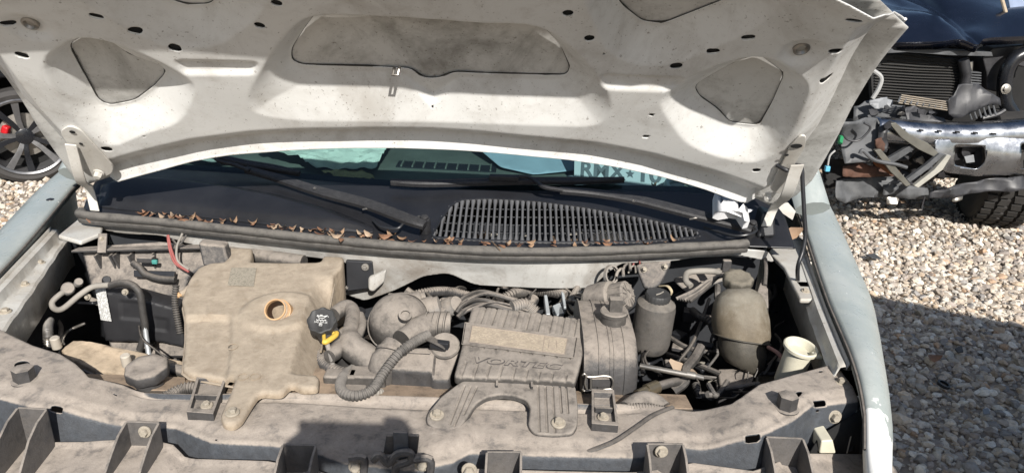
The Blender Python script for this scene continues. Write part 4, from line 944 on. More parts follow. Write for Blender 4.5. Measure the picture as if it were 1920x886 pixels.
for px, py in ((819, 779), (1047, 794)):
    b = MB(); b.bolt(pb.at(px, py)+pb.n*.001, pb.n, .009, .008, 1.8); b.build('bolt', M_ZINC, legs)
# drum on the right with a bevelled end and a wire clip
def drum_ring(x, sc, cy=.235, cz=.935, hy=.125, hz=.10):
    o = []
    for k in range(40):
        a = 2*math.pi*k/40; c, s = math.cos(a), math.sin(a)
        o.append(V3(x, cy+hy*sc*math.copysign(abs(c)**.55, c), cz+hz*sc*math.copysign(abs(s)**.55, s)))
    return o
xa, xb = PZ(1092, 640, 1.03)[0], PZ(1190, 640, 1.03)[0]
b = MB(); b.loft([drum_ring(xa-.195, .97, .24, .885, .11, .075), drum_ring(xa-.002, .97, .24, .885, .11, .075)]); b.build('cleaner_body', M_DP, aircl, smooth=45)
b = MB(); b.loft([drum_ring(xa, .99), drum_ring(xa+.001, 1.01), drum_ring(xb-.016, 1.03), drum_ring(xb-.010, 1.01), drum_ring(xb, .98), drum_ring(xb+.005, .93), drum_ring(xb+.006, .5)]); drum = b.build('cleaner_drum', M_DP, aircl, smooth=40)
b = MB(); 
for x_ in (xa+.003, xb-.02): b.loft([drum_ring(x_-.0015, 1.0), drum_ring(x_-.001, 1.045), drum_ring(x_+.001, 1.045), drum_ring(x_+.0015, 1.0)], caps=False)
b.build('drum_rib', M_DP, drum)
tc_ = PZ(1150, 600, 1.04); b = MB(); b.lathe([(.024, -.02), (.024, .012), (.0225, .014)], tc_, (0, 0, 1), 24); b.lathe([(.027, .014), (.027, .020), (.025, .022)], tc_, (0, 0, 1), 24); b.box(tc_+V3(.002, .0, .034), (.024, .018, .026)); b.build('breather_port', M_DPH, aircl, smooth=35)
yc = .235-.125*1.03-.006
def dpz(px, py): return PY(px, py, yc)
clip = [[(1092, 703), (1096, 700), (1104, 706), (1132, 704), (1146, 707), (1150, 718), (1146, 729)], [(1092, 728), (1096, 732), (1106, 731), (1122, 732), (1134, 729), (1148, 728)], [(1099, 706), (1097, 718), (1101, 730)], [(1108, 706), (1108, 728)]]
b = MB()
for P in clip: b.tube(catmull([dpz(*p) for p in P], 4), .0019, 6)
b.build('wire_clip', M_STEEL, drum)
b = MB(); b.prism([dpz(1110, 710), dpz(1143, 710), dpz(1143, 725), dpz(1110, 725)], (0, .008, 0)); b.build('clip_plate', M_DP, drum, bevel=.001)
b = MB(); b.tube(catmull([PZ(1172, 768, .955), PZ(1200, 750, .955), PZ(1225, 752, .95), PZ(1245, 768, .945)], 5), .016, 14); b.build('radiator_hose', M_DPH, van)
b = MB(); b.hose([PZ(1150, 768, .958), PZ(1185, 764, .962), PZ(1215, 764, .962), PZ(1252, 770, .955)], .0075, .005); b.build('corrugated_loom', M_DPH, van)

# ------------------------------------------------------------------ left corner: battery behind its tray wall, fuse panel, pipes
pw = Plane(PY(160, 462, .53), PY(380, 462, .53), PY(200, 665, .37))
wall = shell('battery_tray_wall', pw, [(150, 462), (300, 452), (392, 462), (398, 490), (352, 520), (345, 560), (345, 664), (198, 666), (190, 640), (183, 560), (170, 540), (160, 500)], lambda q, d: edge_round(d, .004)-.03*sm(pw.uv(250, 548)[1], pw.uv(250, 568)[1], q[:, 1]+.10*(q[:, 0]-pw.uv(250, 548)[0])), pw.n*-.02, M_DP, van, .005, .006)
pwt = [pw.at(150, 468)+pw.n*.004, pw.at(388, 462)+pw.n*.004]
b = MB(); b.prism([pwt[0], pwt[1], pwt[1]+V3(0, -.03, .004), pwt[0]+V3(0, -.03, .004)], (0, 0, .005)); b.build('top_ledge', M_DP, wall, bevel=.001)
for px in (188, 215, 222, 250, 290, 332):
    c = pw.at(px, 470); b = MB(); dn = pw.at(px, 505)-c
    b.prism([c, c+V3(0, -.030, .0), c+dn*.96], (.004, 0, 0)); b.build('gusset', M_DP, wall)
b = MB(); b.prism([pw.at(200, 446)+pw.n*.03, pw.at(216, 446)+pw.n*.03, pw.at(214, 482)+pw.n*.03, pw.at(198, 482)+pw.n*.03], pw.n*.006); c0 = b.build('retainer_clip', M_DP, wall, bevel=.001)
b = MB(); b.bolt(pw.at(207, 456)+pw.n*.036, pw.n, .005, .004, 1.4); b.build('bolt', M_ZINC, c0)
bt = pw.at(183, 572)
pbt = Plane(PY(186, 560, .40), PY(345, 575, .40), PY(200, 660, .385))
bat = shell('battery', pbt, [(184, 545), (235, 552), (345, 582), (345, 652), (300, 642), (196, 640)], lambda q, d: edge_round(d, .004)-.003*sm(.002, .006, -sdpoly(q, [pbt.uv(*p) for p in ((222, 560), (272, 566), (272, 604), (222, 600))])[0])-.003*sm(.002, .006, -sdpoly(q, [pbt.uv(*p) for p in ((284, 590), (318, 596), (318, 625), (284, 620))])[0]), pbt.n*-.05, plain('battery_case', (.020, .020, .022), .5), van, .004, .004)
decal('battery_label', pbt, [(182, 541), (200, 536), (212, 600), (192, 597)], .006, print_mat('barcode_print', (.62, .62, .60), (.03, .03, .03), pbt.b, pbt.a, .006, .0016, .8), bat, r=0)
M_PIPE = plain('aged_grey_hose', (.26, .24, .21), .7)
b = MB(); b.tube(catmull([PY(262, 655, .34), PY(272, 620, .345), PY(268, 585, .35), PY(262, 550, .355), PY(248, 534, .36), PY(228, 530, .365), PY(205, 535, .37)], 6), .0075, 12); pipe = b.build('vent_pipe', M_RUB, van)
b = MB(); b.tube([PY(279, 664, .325), PY(274, 630, .34), PY(269, 590, .35)], .0055, 10); b.build('steel_pipe', plain('galvanised', (.45, .47, .48), .45, .5), pipe)
b = MB(); b.tube(catmull([PY(205, 534, .368), PY(175, 537, .37), PY(150, 552, .36), PY(118, 578, .35), PY(102, 578, .36), PY(98, 566, .37), PY(112, 552, .385), PY(124, 545, .40)], 6), .0062, 10); b.build('overflow_hose', M_PIPE, van)
for px, py, r, h in ((128, 540, .014, .03), (148, 528, .009, .03), (200, 524, .009, .012)):
    b = MB(); b.lathe([(r*.8, -h), (r, -h*.7), (r, 0), (r*.8, .004), (r*.4, .004)], PY(px, py, .40), (.5, -.6, .5), 18); b.build('sensor', M_ALU if px < 150 else M_BLK, van)
for px, py in ((165, 556), (235, 547)):
    b = MB(); b.bolt(PY(px, py, .372), (0, -1, .3), .006, .006, 1.6); b.build('bolt', M_ZINC, wall)
b = MB(); b.tube(catmull([pw.at(262, 500)+pw.n*.03, pw.at(275, 508)+pw.n*.035, pw.at(285, 520)+pw.n*.03, pw.at(310, 528)+pw.n*.03, pw.at(340, 530)+pw.n*.03], 5), .0075, 10); b.build('battery_cable', M_RUB, van)
b = MB(); b.box(pw.at(288, 493)+pw.n*.035, (.035, .02, .014)); b.build('cable_terminal', M_DP, van, bevel=.003)
b = MB(); b.box(pw.at(305, 499)+pw.n*.038, (.012, .008, .010)); b.build('green_connector', plain('teal_plastic', (.06, .25, .22), .5), van, bevel=.002)
b = MB(); b.prism([pw.at(262, 512)+pw.n*.02, pw.at(338, 514)+pw.n*.02, pw.at(336, 526)+pw.n*.02, pw.at(262, 524)+pw.n*.02], pw.n*.008); b.build('fuse_cover', M_BLK, wall, bevel=.001)
M_RED = plain('faded_red_wire', (.30, .09, .08), .6)
for k, (m_, P) in enumerate(((M_RED, [(331, 452), (335, 478), (345, 503), (368, 518)]), (M_RED, [(334, 453), (340, 480), (352, 506), (372, 520)]), (M_PIPE, [(360, 450), (350, 475), (352, 500), (372, 516)]), (M_RUB, [(340, 460), (352, 470), (366, 452)]))):
    b = MB(); b.tube(catmull([pw.at(*p)+pw.n*(.045+.006*math.sin(k)) for p in P], 6), .0026, 8); b.build('wire', m_, van)
b = MB(); b.hose([PY(330, 535, .36), PY(328, 565, .35), PY(332, 595, .34), PY(338, 625, .33)], .0065, .005); b.build('corrugated_loom', M_RUB, van)
b = MB(); b.prism([PY(370, 455, .47), PY(420, 460, .47), PY(430, 500, .45), PY(380, 500, .45)], (0, .03, 0)); b.build('fuse_box', M_DP, van, bevel=.006)
b = MB(); b.tube(catmull([PZ(395, 480, 1.01), PZ(440, 475, 1.0), PZ(520, 485, 1.0), PZ(570, 492, 1.0)], 5), .018, 14); b.build('vent_duct', M_DPH, van)
# horizontal support bars and the washer filler
bp_ = Plane(PZ(125, 640, .945), PZ(345, 680, .945), PZ(240, 720, .938))
M_BAR = dusty('dusty_brown_brace', (.17, .13, .09), dust=(.45, .36, .26), lo=-.2, hi=.9)
shell('brace_bar', bp_, [(112, 648), (136, 631), (345, 676), (345, 698), (300, 692), (250, 700), (180, 690), (120, 662)], lambda q, d: edge_round(d, .004)-.006*sm(-.002, .004, pb.uv(0, 0)[1]*0-(q[:, 1]-bp_.uv(240, 668)[1])-.2*(q[:, 0]-bp_.uv(240, 668)[0])), (0, 0, -.02), M_BAR, van, .004, .004)
for P, z in (([(150, 690), (200, 690), (246, 700), (240, 712), (200, 716)], .925), ([(160, 675), (245, 690), (230, 704), (180, 700)], .93)):
    b = MB(); b.prism([PZ(*p, z) for p in P], (0, 0, -.02)); b.build('brace_plate', M_DP, van, bevel=.003)
for px, py in ((105, 643), (237, 676)):
    b = MB(); b.lathe([(.009, -.01), (.009, .012), (.007, .014)], PZ(px, py, .955), (0, -.1, 1), 12); b.build('plastic_stud', plain('pale_stud', (.42, .38, .32), .6), van)
wc = PZ(275, 690, .985); b = MB(); b.lathe([(.034, -.016), (.036, -.012), (.036, .002), (.033, .006), (.022, .008), (.018, .006), (.001, .006)], wc, (0, -.12, 1), 48, lobes=lambda a: 1+.03*math.cos(8*a)); fcap = b.build('radiator_cap', M_DP, van, smooth=50)
b = MB(); b.lathe([(.026, -.10), (.024, -.04), (.026, -.022), (.024, -.015)], wc, (0, -.05, 1), 24); b.build('filler_neck', M_DP, fcap)
b = MB(); b.hose([PZ(310, 745, .958), PZ(345, 728, .962), PZ(380, 726, .962)], .010, .005); b.build('corrugated_loom', M_DPH, van)
b = MB(); b.tube(catmull([PZ(320, 690, .94), PZ(360, 700, .945), PZ(430, 722, .945)], 5), .011, 12); b.build('coolant_hose', M_DPH, van)
b = MB(); b.lathe([(.018, -.02), (.018, .002), (.014, .004)], PZ(340, 728, .93), (0, 0, 1), 18); b.build('rusty_fitting', plain('orange_rust', (.30, .15, .06), .8), van)

# ------------------------------------------------------------------ right side: accumulator, power-steering pot, surge tank, washer neck
aa = unit(V3(.72, -.42, .42)); ac = PZ(1172, 553, 1.04)
b = MB(); b.lathe([(.030, -.085), (.036, -.08), (.038, -.05), (.036, -.03), (.029, -.026)], ac, aa, 36); acc = b.build('secondary_canister', M_DPH, van, smooth=40)
b = MB(); b.lathe([(.0285, -.028), (.0295, -.024), (.0285, .004), (.025, .008), (.010, .0085), (.009, .0065), (.001, .0065)], ac, aa, 48); b.build('canister_cap', M_DPH, acc, smooth=35)
b = MB(); up_ = unit(np.cross(aa, V3(0, 0, 1))); vp_ = np.cross(aa, up_)
for k in range(12):
    a = 2*math.pi*k/12; d = math.cos(a)*up_+math.sin(a)*vp_; b.tube([ac+d*.011+aa*.0088, ac+d*.025+aa*.0088, ac+d*.029+aa*.003, ac+d*.0295+aa*-.02], .0013, 5)
b.build('cap_rib', M_DPH, acc)
b = MB(); b.lathe([(.0175, -.004), (.0215, -.004), (.0215, .004), (.0175, .004)], PZ(1146, 514, 1.02), (.6, -.7, .3), 20, caps=False); b.build('clamp_ring', M_ALU, van)
for k, (px, py) in enumerate(((1155, 518), (1168, 508), (1178, 512), (1186, 500))):
    b = MB(); b.tube(catmull([PZ(px, py, 1.02), PZ(px+4, py-10, 1.03), PZ(px+12, py-14, 1.035), PZ(px+14, py-2, 1.03)], 4), .0035 if k < 2 else .002, 8); b.build('sensor_lead', [M_ALU, M_DP, M_PIPE, M_RED][k], van)
pbk = Plane(PY(1195, 492, .50), PY(1262, 489, .50), PY(1225, 540, .47))
bk = shell('mount_bracket', pbk, [(1192, 498), (1206, 492), (1258, 488), (1258, 496), (1238, 534), (1226, 542), (1208, 540), (1200, 520)], lambda q, d: edge_round(d, .003), pbk.n*-.004, M_DP, van, .003, .004)
for px, py in ((1207, 505), (1246, 500)):
    b = MB(); b.bolt(pbk.at(px, py)+pbk.n*.001, pbk.n, .006, .012, 1.6); b.build('bolt', M_ZINC, bk)
M_PS = dusty('dusty_reservoir_plastic', (.05, .05, .052), lo=.0, hi=1.2, amt=.6, dust=(.27, .24, .20), sidek=.28)
pc = PZ(1232, 562, 1.02); b = MB(); b.lathe([(.036, -.118), (.041, -.110), (.0425, -.100), (.042, -.02), (.040, -.008), (.030, .0), (.024, .003)], pc, (.04, -.05, 1), 40); pot = b.build('steering_fluid_pot', M_PS, van, smooth=40)
b = MB(); b.lathe([(.026, .0), (.0265, .012), (.024, .016), (.022, .0155)], pc+V3(0, 0, .001), (.04, -.05, 1), 60, lobes=lambda a: 1+.025*math.cos(20*a)); pcap = b.build('pot_cap', M_CAP, pot, smooth=50)
b = MB(); b.tube(catmull([pc+V3(-.006, -.012, .018), pc+V3(.004, -.006, .0185), pc+V3(.012, .004, .018)], 4), .0014, 6); b.build('cap_mark', M_PIPE, pcap)
# surge tank: pillow of two welded halves
M_SURGE = dusty('sooty_beige_plastic', (.16, .13, .09), dust=(.20, .183, .15), lo=.05, hi=1.0, k=1.7, grain=20)
M_SURGL = dusty('sooty_dark_plastic', (.045, .042, .036), dust=(.22, .19, .14), lo=.2, hi=1.3, amt=.6, k=.8, grain=30)
s0 = PZ(1385, 545, 1.035); s1 = PZ(1392, 668, .905); sax = unit(s1-s0); L = np.linalg.norm(s1-s0)
sx_ = unit(V3(1, 0, 0)-sax*sax[0]); sy_ = np.cross(sax, sx_)
def sring(t, r, sq=.9, off=0., n=40):
    c = s0+sax*L*t+sx_*off; o = []
    for k in range(n):
        a = 2*math.pi*k/n; ca, sa = math.cos(a), math.sin(a)
        tilt = .10*ca*float(sm(.2, .6, t))
        o.append(c+sx_*r*math.copysign(abs(ca)**sq, ca)+sy_*r*.92*math.copysign(abs(sa)**sq, sa)+sax*L*tilt)
    return o
b = MB(); b.loft([sring(-.04, .022), sring(.0, .033), sring(.06, .045), sring(.18, .053), sring(.40, .059), sring(.60, .0595), sring(.72, .056)]); surge = b.build('surge_tank', M_SURGE, van, smooth=60)
b = MB(); b.loft([sring(.715, .055), sring(.72, .059), sring(.735, .059), sring(.74, .055)], caps=True); b.build('weld_flange', M_SURGL, surge)
b = MB(); b.loft([sring(.74, .0475), sring(.90, .0485), sring(1.06, .044), sring(1.16, .036), sring(1.20, .026)]); b.build('lower_half', M_SURGL, surge, smooth=60)
sc_ = PZ(1384, 524, 1.05); b = MB(); b.lathe([(.026, -.018), (.031, -.012), (.0315, .004), (.029, .008), (.022, .0095), (.018, .0075), (.001, .0075)], sc_, (0, -.2, 1), 60, lobes=lambda a: 1+.05*math.cos(9*a)); b.build('surge_cap', dusty('faded_cap', (.06, .055, .045), dust=(.19, .17, .135), lo=.0, hi=1.1), surge, smooth=50)
b = MB(); b.prism([PZ(1428, 520, 1.0), PZ(1440, 540, 1.0), PZ(1441, 575, .99), PZ(1430, 585, .99), PZ(1420, 545, 1.0)], (.004, .004, -.02)); b.build('tank_strap', M_DP, surge, bevel=.003)
b = MB(); b.prism([PZ(1345, 690, .88), PZ(1420, 688, .88), PZ(1410, 720, .88), PZ(1350, 730, .88)], (0, 0, -.05)); b.build('tank_bracket', M_DP, van, bevel=.005)
M_WHITE = plain('yellowed_white_plastic', (.56, .53, .42), .45)
wb = PZ(1502, 650, .995); b = MB(); b.lathe([(.022, -.09), (.0255, -.085), (.026, -.03), (.0265, -.012), (.027, -.006), (.033, -.005), (.0335, .001), (.031, .003), (.027, .001), (.022, -.012), (.001, -.014)], wb, (.12, -.1, 1), 36); wsh = b.build('washer_filler', M_WHITE, van, smooth=35)
b = MB(); b.box(wb+V3(.026, -.016, -.008), (.016, .02, .006)); b.build('filler_tab', M_WHITE, wsh, bevel=.002)
# pipes, hoses and looms
b = MB(); b.tube([PZ(1200, 685, .975), PZ(1290, 702, .975)], .0052, 10); b.tube([PZ(1288, 701, .975), PZ(1304, 704, .975)], .0068, 10); b.tube([PZ(1304, 704, .975), PZ(1320, 708, .975)], .005, 10); b.build('fluid_pipe', M_STEEL, van)
b = MB(); b.tube([PZ(1195, 740, .95), PZ(1212, 732, .95)], .010, 12); b.tube([PZ(1212, 732, .95), PZ(1232, 724, .95)], .0125, 12); b.build('hose_crimp', plain('greasy_brass', (.20, .17, .12), .35, .7), van)
b = MB(); b.tube(catmull([PZ(1232, 724, .95), PZ(1262, 716, .95), PZ(1285, 716, .94)], 4), .0085, 12); b.build('pressure_hose', M_RUB, van)
b = MB(); b.tube(catmull([PZ(1296, 536, 1.02), PZ(1286, 526, 1.025), PZ(1288, 512, 1.03), PZ(1305, 508, 1.03), PZ(1335, 508, 1.03), PZ(1352, 512, 1.03)], 5), .007, 12); b.build('return_hose', M_PIPE, van)
for k in range(6):
    b = MB(); o_ = k*5; b.tube(catmull([PZ(1268+o_, 560+k, 1.0), PZ(1300+o_, 545-k, 1.015), PZ(1330+o_*.6, 525-k, 1.025), PZ(1362, 512+k, 1.03)], 6), .0042, 8); b.build('loom_strand', M_RUB if k % 3 else M_DPH, van)
for k in range(2):
    b = MB(); b.tube(catmull([PZ(1236+k*4, 536, 1.035), PZ(1250+k*3, 536, 1.045), PZ(1258+k*2, 545, 1.04), PZ(1258, 552, 1.03)], 4), .0018, 6); b.build('pale_wire', plain('cream_wire', (.5, .42, .28), .6), van)
b = MB(); b.prism([PZ(1262, 520, .97), PZ(1350, 500, .98), PZ(1360, 520, .97), PZ(1290, 545, .95)], (0, 0, -.01)); b.build('shelf_bracket', M_ALU, van, bevel=.004)
b = MB(); b.box(PY(1362, 498, .50), (.02, .012, .03)); b.build('loom_clip', M_DP, van, bevel=.003)
for P, r, m_ in (([(1432, 462, 1.03), (1436, 500, 1.02), (1434, 535, 1.0)], .005, M_RUB), ([(1440, 650, .95), (1462, 665, .95), (1478, 700, .92)], .004, plain('pinkish_hose', (.25, .14, .12), .6)), ([(1330, 560, .93), (1300, 640, .90), (1260, 690, .88)], .004, M_RUB), ([(1350, 700, .88), (1300, 680, .88), (1240, 660, .87)], .006, M_RUB)):
    b = MB(); b.tube(catmull([PZ(*p) for p in P], 6), r, 8); b.build('hose', m_, van)
M_FOIL = plain('scuffed_foil', (.5, .47, .40), .35, .6)
for px, py in ((1318, 655), (1312, 680), (1330, 642), (1325, 668), (1250, 680), (1240, 700), (1338, 712)):
    c = PZ(px, py, .87); b = MB(); b.prism([c+V3(random.uniform(-.012, .012), random.uniform(-.012, .012), random.uniform(-.004, .004)) for _ in range(4)], (0, 0, -.004)); b.build('heat_shield_scrap', M_FOIL if px > 1300 else M_ALU, van)
# lower front corner pieces seen through the missing headlight
b = MB(); b.prism([PY(1540, 826, -.02), PY(1562, 824, -.02), PY(1568, 850, -.02), PY(1536, 850, -.02)], (0, .05, 0)); b.build('lamp_bracket', M_WHITE, van, bevel=.003)
b = MB(); b.prism([PY(1562, 822, .02), PY(1598, 816, .02), PY(1590, 850, .02), PY(1562, 850, .02)], (0, .004, 0)); b.build('corner_brace', M_FRAME, van, bevel=.002)
b = MB(); b.prism([PY(1600, 745, .05), PY(1614, 742, .05), PY(1604, 782, .03), PY(1590, 822, .02), PY(1584, 820, .02)], (0, .004, 0)); b.build('corner_brace', M_FRAME, van, bevel=.002)
b = MB(); b.tube([PY(1392, 832, -.055), PY(1372, 846, -.06), PY(1358, 852, -.06)], .004, 8); b.build('lamp_adjuster', M_WHITE, van)
b = MB(); b.loft([[V3(.70, -.02, .60), V3(.70, -.02, .93), V3(.72, .0, .95)], [V3(.86, .06, .60), V3(.86, .06, .98), V3(.85, .06, 1.0)], [V3(.92, .5, .60), V3(.92, .5, .98), V3(.90, .5, 1.0)]], caps=False, closed=False); b.build('bay_shade_sheet', M_BLACKHOLE, van, solid=.003)  # near-black sheet added to paint the open headlight bay as deep shade

# dark plate and socket beside the tank, and the tangle of hoses and wires deep in the bay
b = MB(); b.prism([PY(648, 488, .50), PY(698, 490, .50), PY(702, 540, .49), PY(650, 546, .49)], (0, .01, 0)); bpl = b.build('relay_panel', M_BLK, van, bevel=.003)
for px, py, r in ((685, 500, .011), (652, 538, .006)): b = MB(); b.bolt(PY(px, py, .495), (0, -1, .2), r*.6, .006, 1.8); b.build('bolt', M_STEEL, bpl)
b = MB(); b.prism([PY(690, 520, .485), PY(725, 505, .485), PY(720, 530, .48), PY(700, 548, .475), PY(690, 545, .475)], (0, .012, 0)); b.build('panel_boss', MATS['firewall_paint'], bpl, bevel=.006)
rt = random.Random(21); tang = [M_DP, M_RUB, M_DPH, M_ALU, M_PIPE, M_BLK, M_RUB, M_STEEL]
def tangle(n, x0, x1, y0, y1, z0, z1, rmax):
    for k in range(n):
        px, py = rt.uniform(x0, x1), rt.uniform(y0, y1); a = rt.uniform(-.9, .9)+rt.choice((0, 1.57)); L_ = rt.uniform(30, 85); z = rt.uniform(z0, z1); P = []
        for i in range(5): P.append(PZ(np.clip(px, x0, x1), np.clip(py, y0, y1), z)); a += rt.uniform(-.7, .7); px += L_*.5*math.cos(a); py += L_*.35*math.sin(a); z += rt.uniform(-.02, .015)
        r = rt.uniform(.0018, rmax)*(1 if rt.random() < .35 else .5); b = MB()
        if r > .005 and rt.random() < .4: b.hose(P, r, .006)
        else: b.tube(catmull(P, 6), r, 8)
        b.build('engine_hose' if r > .004 else 'engine_wire', rt.choice(tang if x0 < 1150 else [M_RUB, M_BLK, M_RUB, M_HOSE]), van)
tangle(34, 760, 1100, 540, 600, .90, .975, .012); tangle(20, 1205, 1345, 520, 740, .84, .95, .011); tangle(22, 1425, 1500, 500, 700, .80, .92, .010); tangle(16, 590, 740, 560, 735, .86, .945, .010); tangle(14, 90, 340, 560, 735, .80, .92, .010); tangle(10, 1210, 1420, 690, 745, .84, .93, .012)
for k in range(26):
    x0, x1, y0, y1, z = rt.choice(((770, 1090, 545, 595, .94), (1210, 1340, 560, 735, .89), (1430, 1490, 520, 690, .86), (600, 700, 600, 730, .90), (120, 330, 660, 730, .90)))
    c = PZ(rt.uniform(x0, x1), rt.uniform(y0, y1), z+rt.uniform(-.04, .01)); b = MB(); b.box(c, (rt.uniform(.012, .045), rt.uniform(.012, .04), rt.uniform(.01, .03)), Matrix.Rotation(rt.uniform(-.8, .8), 3, 'Z')); b.build('engine_fitting', rt.choice((M_DP, M_ALU, M_DP, M_BLK)), van, bevel=.003)

seam_px = [(600, 640), (612, 590), (620, 545), (626, 515)]
for P in (seam_px, [(339, 680), (345, 620), (345, 585), (340, 560), (355, 520)], [(440, 706), (352, 690), (339, 680)]):
    b = MB(); b.tube([pt.at(*p)+V3(0, 0, -.022) for p in P], .0022, 6); b.build('mould_seam', M_TANK, tank)
for x_ in (xa+.03, xa+.05, xb-.04):
    b = MB(); b.loft([drum_ring(x_-.0018, 1.0), drum_ring(x_-.001, 1.035), drum_ring(x_+.001, 1.035), drum_ring(x_+.0018, 1.0)], caps=False); b.build('drum_rib', M_DP, drum)
# ------------------------------------------------------------------ ground and gravel
M_GND = plain('gravel_bed', (.26, .215, .17), .95, var=.4, bumpk=.6, bscale=60)
b = MB(); b.add([(-60, -60, 0), (60, -60, 0), (60, 60, 0), (-60, 60, 0)], [(0, 1, 2, 3)]); ground = b.build('ground', M_GND); ground['kind'] = 'structure'
def ico(sub):
    bm = bmesh.new(); bmesh.ops.create_icosphere(bm, subdivisions=sub, radius=1); v = np.array([p.co[:] for p in bm.verts]); f = np.array([[q.index for q in p.verts] for p in bm.faces]); bm.free(); return v, f
def project(P): d = P-CAM; z = d@CF; return 960+FPX*(d@CR)/z, 443-FPX*(d@CU)/z, z
def scatter(x0, x1, y0, y1, sp):
    X, Y = np.meshgrid(np.arange(x0, x1, sp), np.arange(y0, y1, sp)); p = np.stack([X.ravel(), Y.ravel()], 1); p += rng.uniform(-.5, .5, p.shape)*sp*1.1; return p
pal = np.array([(.50, .43, .35), (.56, .50, .42), (.40, .34, .28), (.62, .58, .51), (.36, .31, .27), (.46, .36, .26), (.30, .28, .26), (.54, .45, .35), (.48, .33, .22), (.58, .53, .46)])
pp = np.array([.18, .17, .14, .13, .10, .08, .06, .08, .02, .04]); pp = pp/pp.sum()
def stones(name, pts, rmin, rmax, sub):
    n = len(pts); v0, f0 = ico(sub); nv = len(v0)
    r = rmin+(rmax-rmin)*rng.random(n)**2.2
    sc_ = r[:, None]*np.stack([rng.uniform(.75, 1.35, n), rng.uniform(.7, 1.1, n), rng.uniform(.5, .85, n)], 1)
    shp = 24; var = 1+rng.normal(0, .13 if sub > 1 else .17, (shp, nv, 1)); base = v0[None]*var
    for k in range(shp):      # chip flat facets off some stones
        for _ in range(5):
            d = unit(rng.normal(size=3)); h = rng.uniform(.55, .85); t = base[k]@d; m = t > h; base[k][m] -= (t[m]-h)[:, None]*d
    P = base[rng.integers(0, shp, n)]*sc_[:, None, :]
    a = rng.uniform(0, 6.283, n); ti = rng.normal(0, .45, n); c, s = np.cos(ti), np.sin(ti)
    P = np.stack([P[..., 0], c[:, None]*P[..., 1]-s[:, None]*P[..., 2], s[:, None]*P[..., 1]+c[:, None]*P[..., 2]], -1); c, s = np.cos(a), np.sin(a)
    P = np.stack([c[:, None]*P[..., 0]-s[:, None]*P[..., 1], s[:, None]*P[..., 0]+c[:, None]*P[..., 1], P[..., 2]], -1)
    z = r*rng.uniform(-.05, .55, n)
    P += np.concatenate([pts, z[:, None]], 1)[:, None, :]
    F = (f0[None]+(np.arange(n)*nv)[:, None, None]).reshape(-1, 3); V_ = P.reshape(-1, 3)
    me = bpy.data.meshes.new(name); me.vertices.add(len(V_)); me.vertices.foreach_set('co', V_.ravel()); me.loops.add(F.size); me.loops.foreach_set('vertex_index', F.ravel().astype(np.int32))
    me.polygons.add(len(F)); me.polygons.foreach_set('loop_start', np.arange(0, F.size, 3, dtype=np.int32)); me.polygons.foreach_set('loop_total', np.full(len(F), 3, np.int32)); me.update(calc_edges=True)
    me.polygons.foreach_set('use_smooth', np.zeros(len(F), bool))
    colr = pal[rng.choice(len(pal), n, p=pp)]*rng.uniform(.72, 1.2, (n, 1)); colr = np.clip(colr*1.08, 0, .8)
    at = me.color_attributes.new('stone', 'FLOAT_COLOR', 'POINT'); at.data.foreach_set('color', np.concatenate([np.repeat(colr, nv, 0), np.ones((n*nv, 1))], 1).ravel().astype(np.float32))
    o = bpy.data.objects.new(name, me); COL.objects.link(o); me.materials.append(M_STONE); o['kind'] = 'stuff'
    o['label'] = 'pale crushed stone gravel covering the yard'; return o
M_STONE, nts, bss = mat_new('gravel_stone'); at_ = nts.nodes.new('ShaderNodeAttribute'); at_.attribute_name = 'stone'
n_ = noise(nts, 70, 4, .6); c_ = mixc(nts, 1., at_.outputs['Color'], ramp(nts, n_, [(.3, .74), (.7, 1.12)]), 'MULTIPLY'); nts.links.new(c_, bss.inputs['Base Color']); bss.inputs['Roughness'].default_value = .85; bump(nts, bss, noise(nts, 160, 3), .4, .002)
def keep(p, margin=.22):
    x, y, z = project(np.concatenate([p, np.zeros((len(p), 1))], 1)); m = (z > .3) & (x > -margin*1920) & (x < 1920*(1+margin)) & (y < 886*1.35) & (y > -60)
    return p[m & ~((np.abs(p[:, 0]) < .86) & (p[:, 1] > -.2) & (p[:, 1] < 4.6))]
near = keep(np.concatenate([scatter(.8, 5.6, .3, 3.4, .0235), scatter(-4.5, -.8, 1.0, 3.4, .03)]))
far = keep(np.concatenate([scatter(.9, 6.5, 3.4, 6.8, .03), scatter(-6.5, -.9, 3.4, 7.5, .034)]))
stones('gravel', near, .008, .026, 2); stones('gravel', far, .010, .030, 1)
extra = keep(np.concatenate([scatter(.8, 5.0, .3, 3.4, .13), scatter(-4.5, -.8, 1.2, 3.4, .16)])); stones('gravel', extra, .020, .036, 2)

# ------------------------------------------------------------------ loose leaves
leafmats = []
for k, c in enumerate(((.20, .105, .06), (.28, .18, .11), (.15, .075, .045), (.36, .27, .19))):
    leafmats.append(plain('dry_leaf_%d' % k, c, .75, var=.3, bumpk=.4))
def leaf_mesh(L, W_, curl, k):
    nl, nw = 9, 4; vs_, fs = [], []
    for i in range(nl):
        t = i/(nl-1); wv = W_*math.sin(math.pi*min(1, t*.94+.04))**.75*(1+.12*math.sin(i*2.1+k))
        for j in range(nw+1):
            s = (j/nw-.5)*2; vs_.append((L*(t-.5), s*wv*.5, curl*L*(t-.5)**2*2-abs(s)*wv*.12+.06*L*math.sin(3*t+k)*s))
    for i in range(nl-1):
        for j in range(nw): a = i*(nw+1)+j; fs.append((a, a+1, a+nw+2, a+nw+1))
    me = bpy.data.meshes.new('leaf'); me.from_pydata(vs_, [], fs); me.update(); me.materials.append(leafmats[k % 4])
    for p in me.polygons: p.use_smooth = True
    return me
LM = [leaf_mesh(.030, .013, .5, 0), leaf_mesh(.026, .012, .9, 1), leaf_mesh(.034, .011, .3, 2), leaf_mesh(.022, .013, .7, 3), leaf_mesh(.028, .010, -.3, 4), leaf_mesh(.024, .014, .4, 5)]
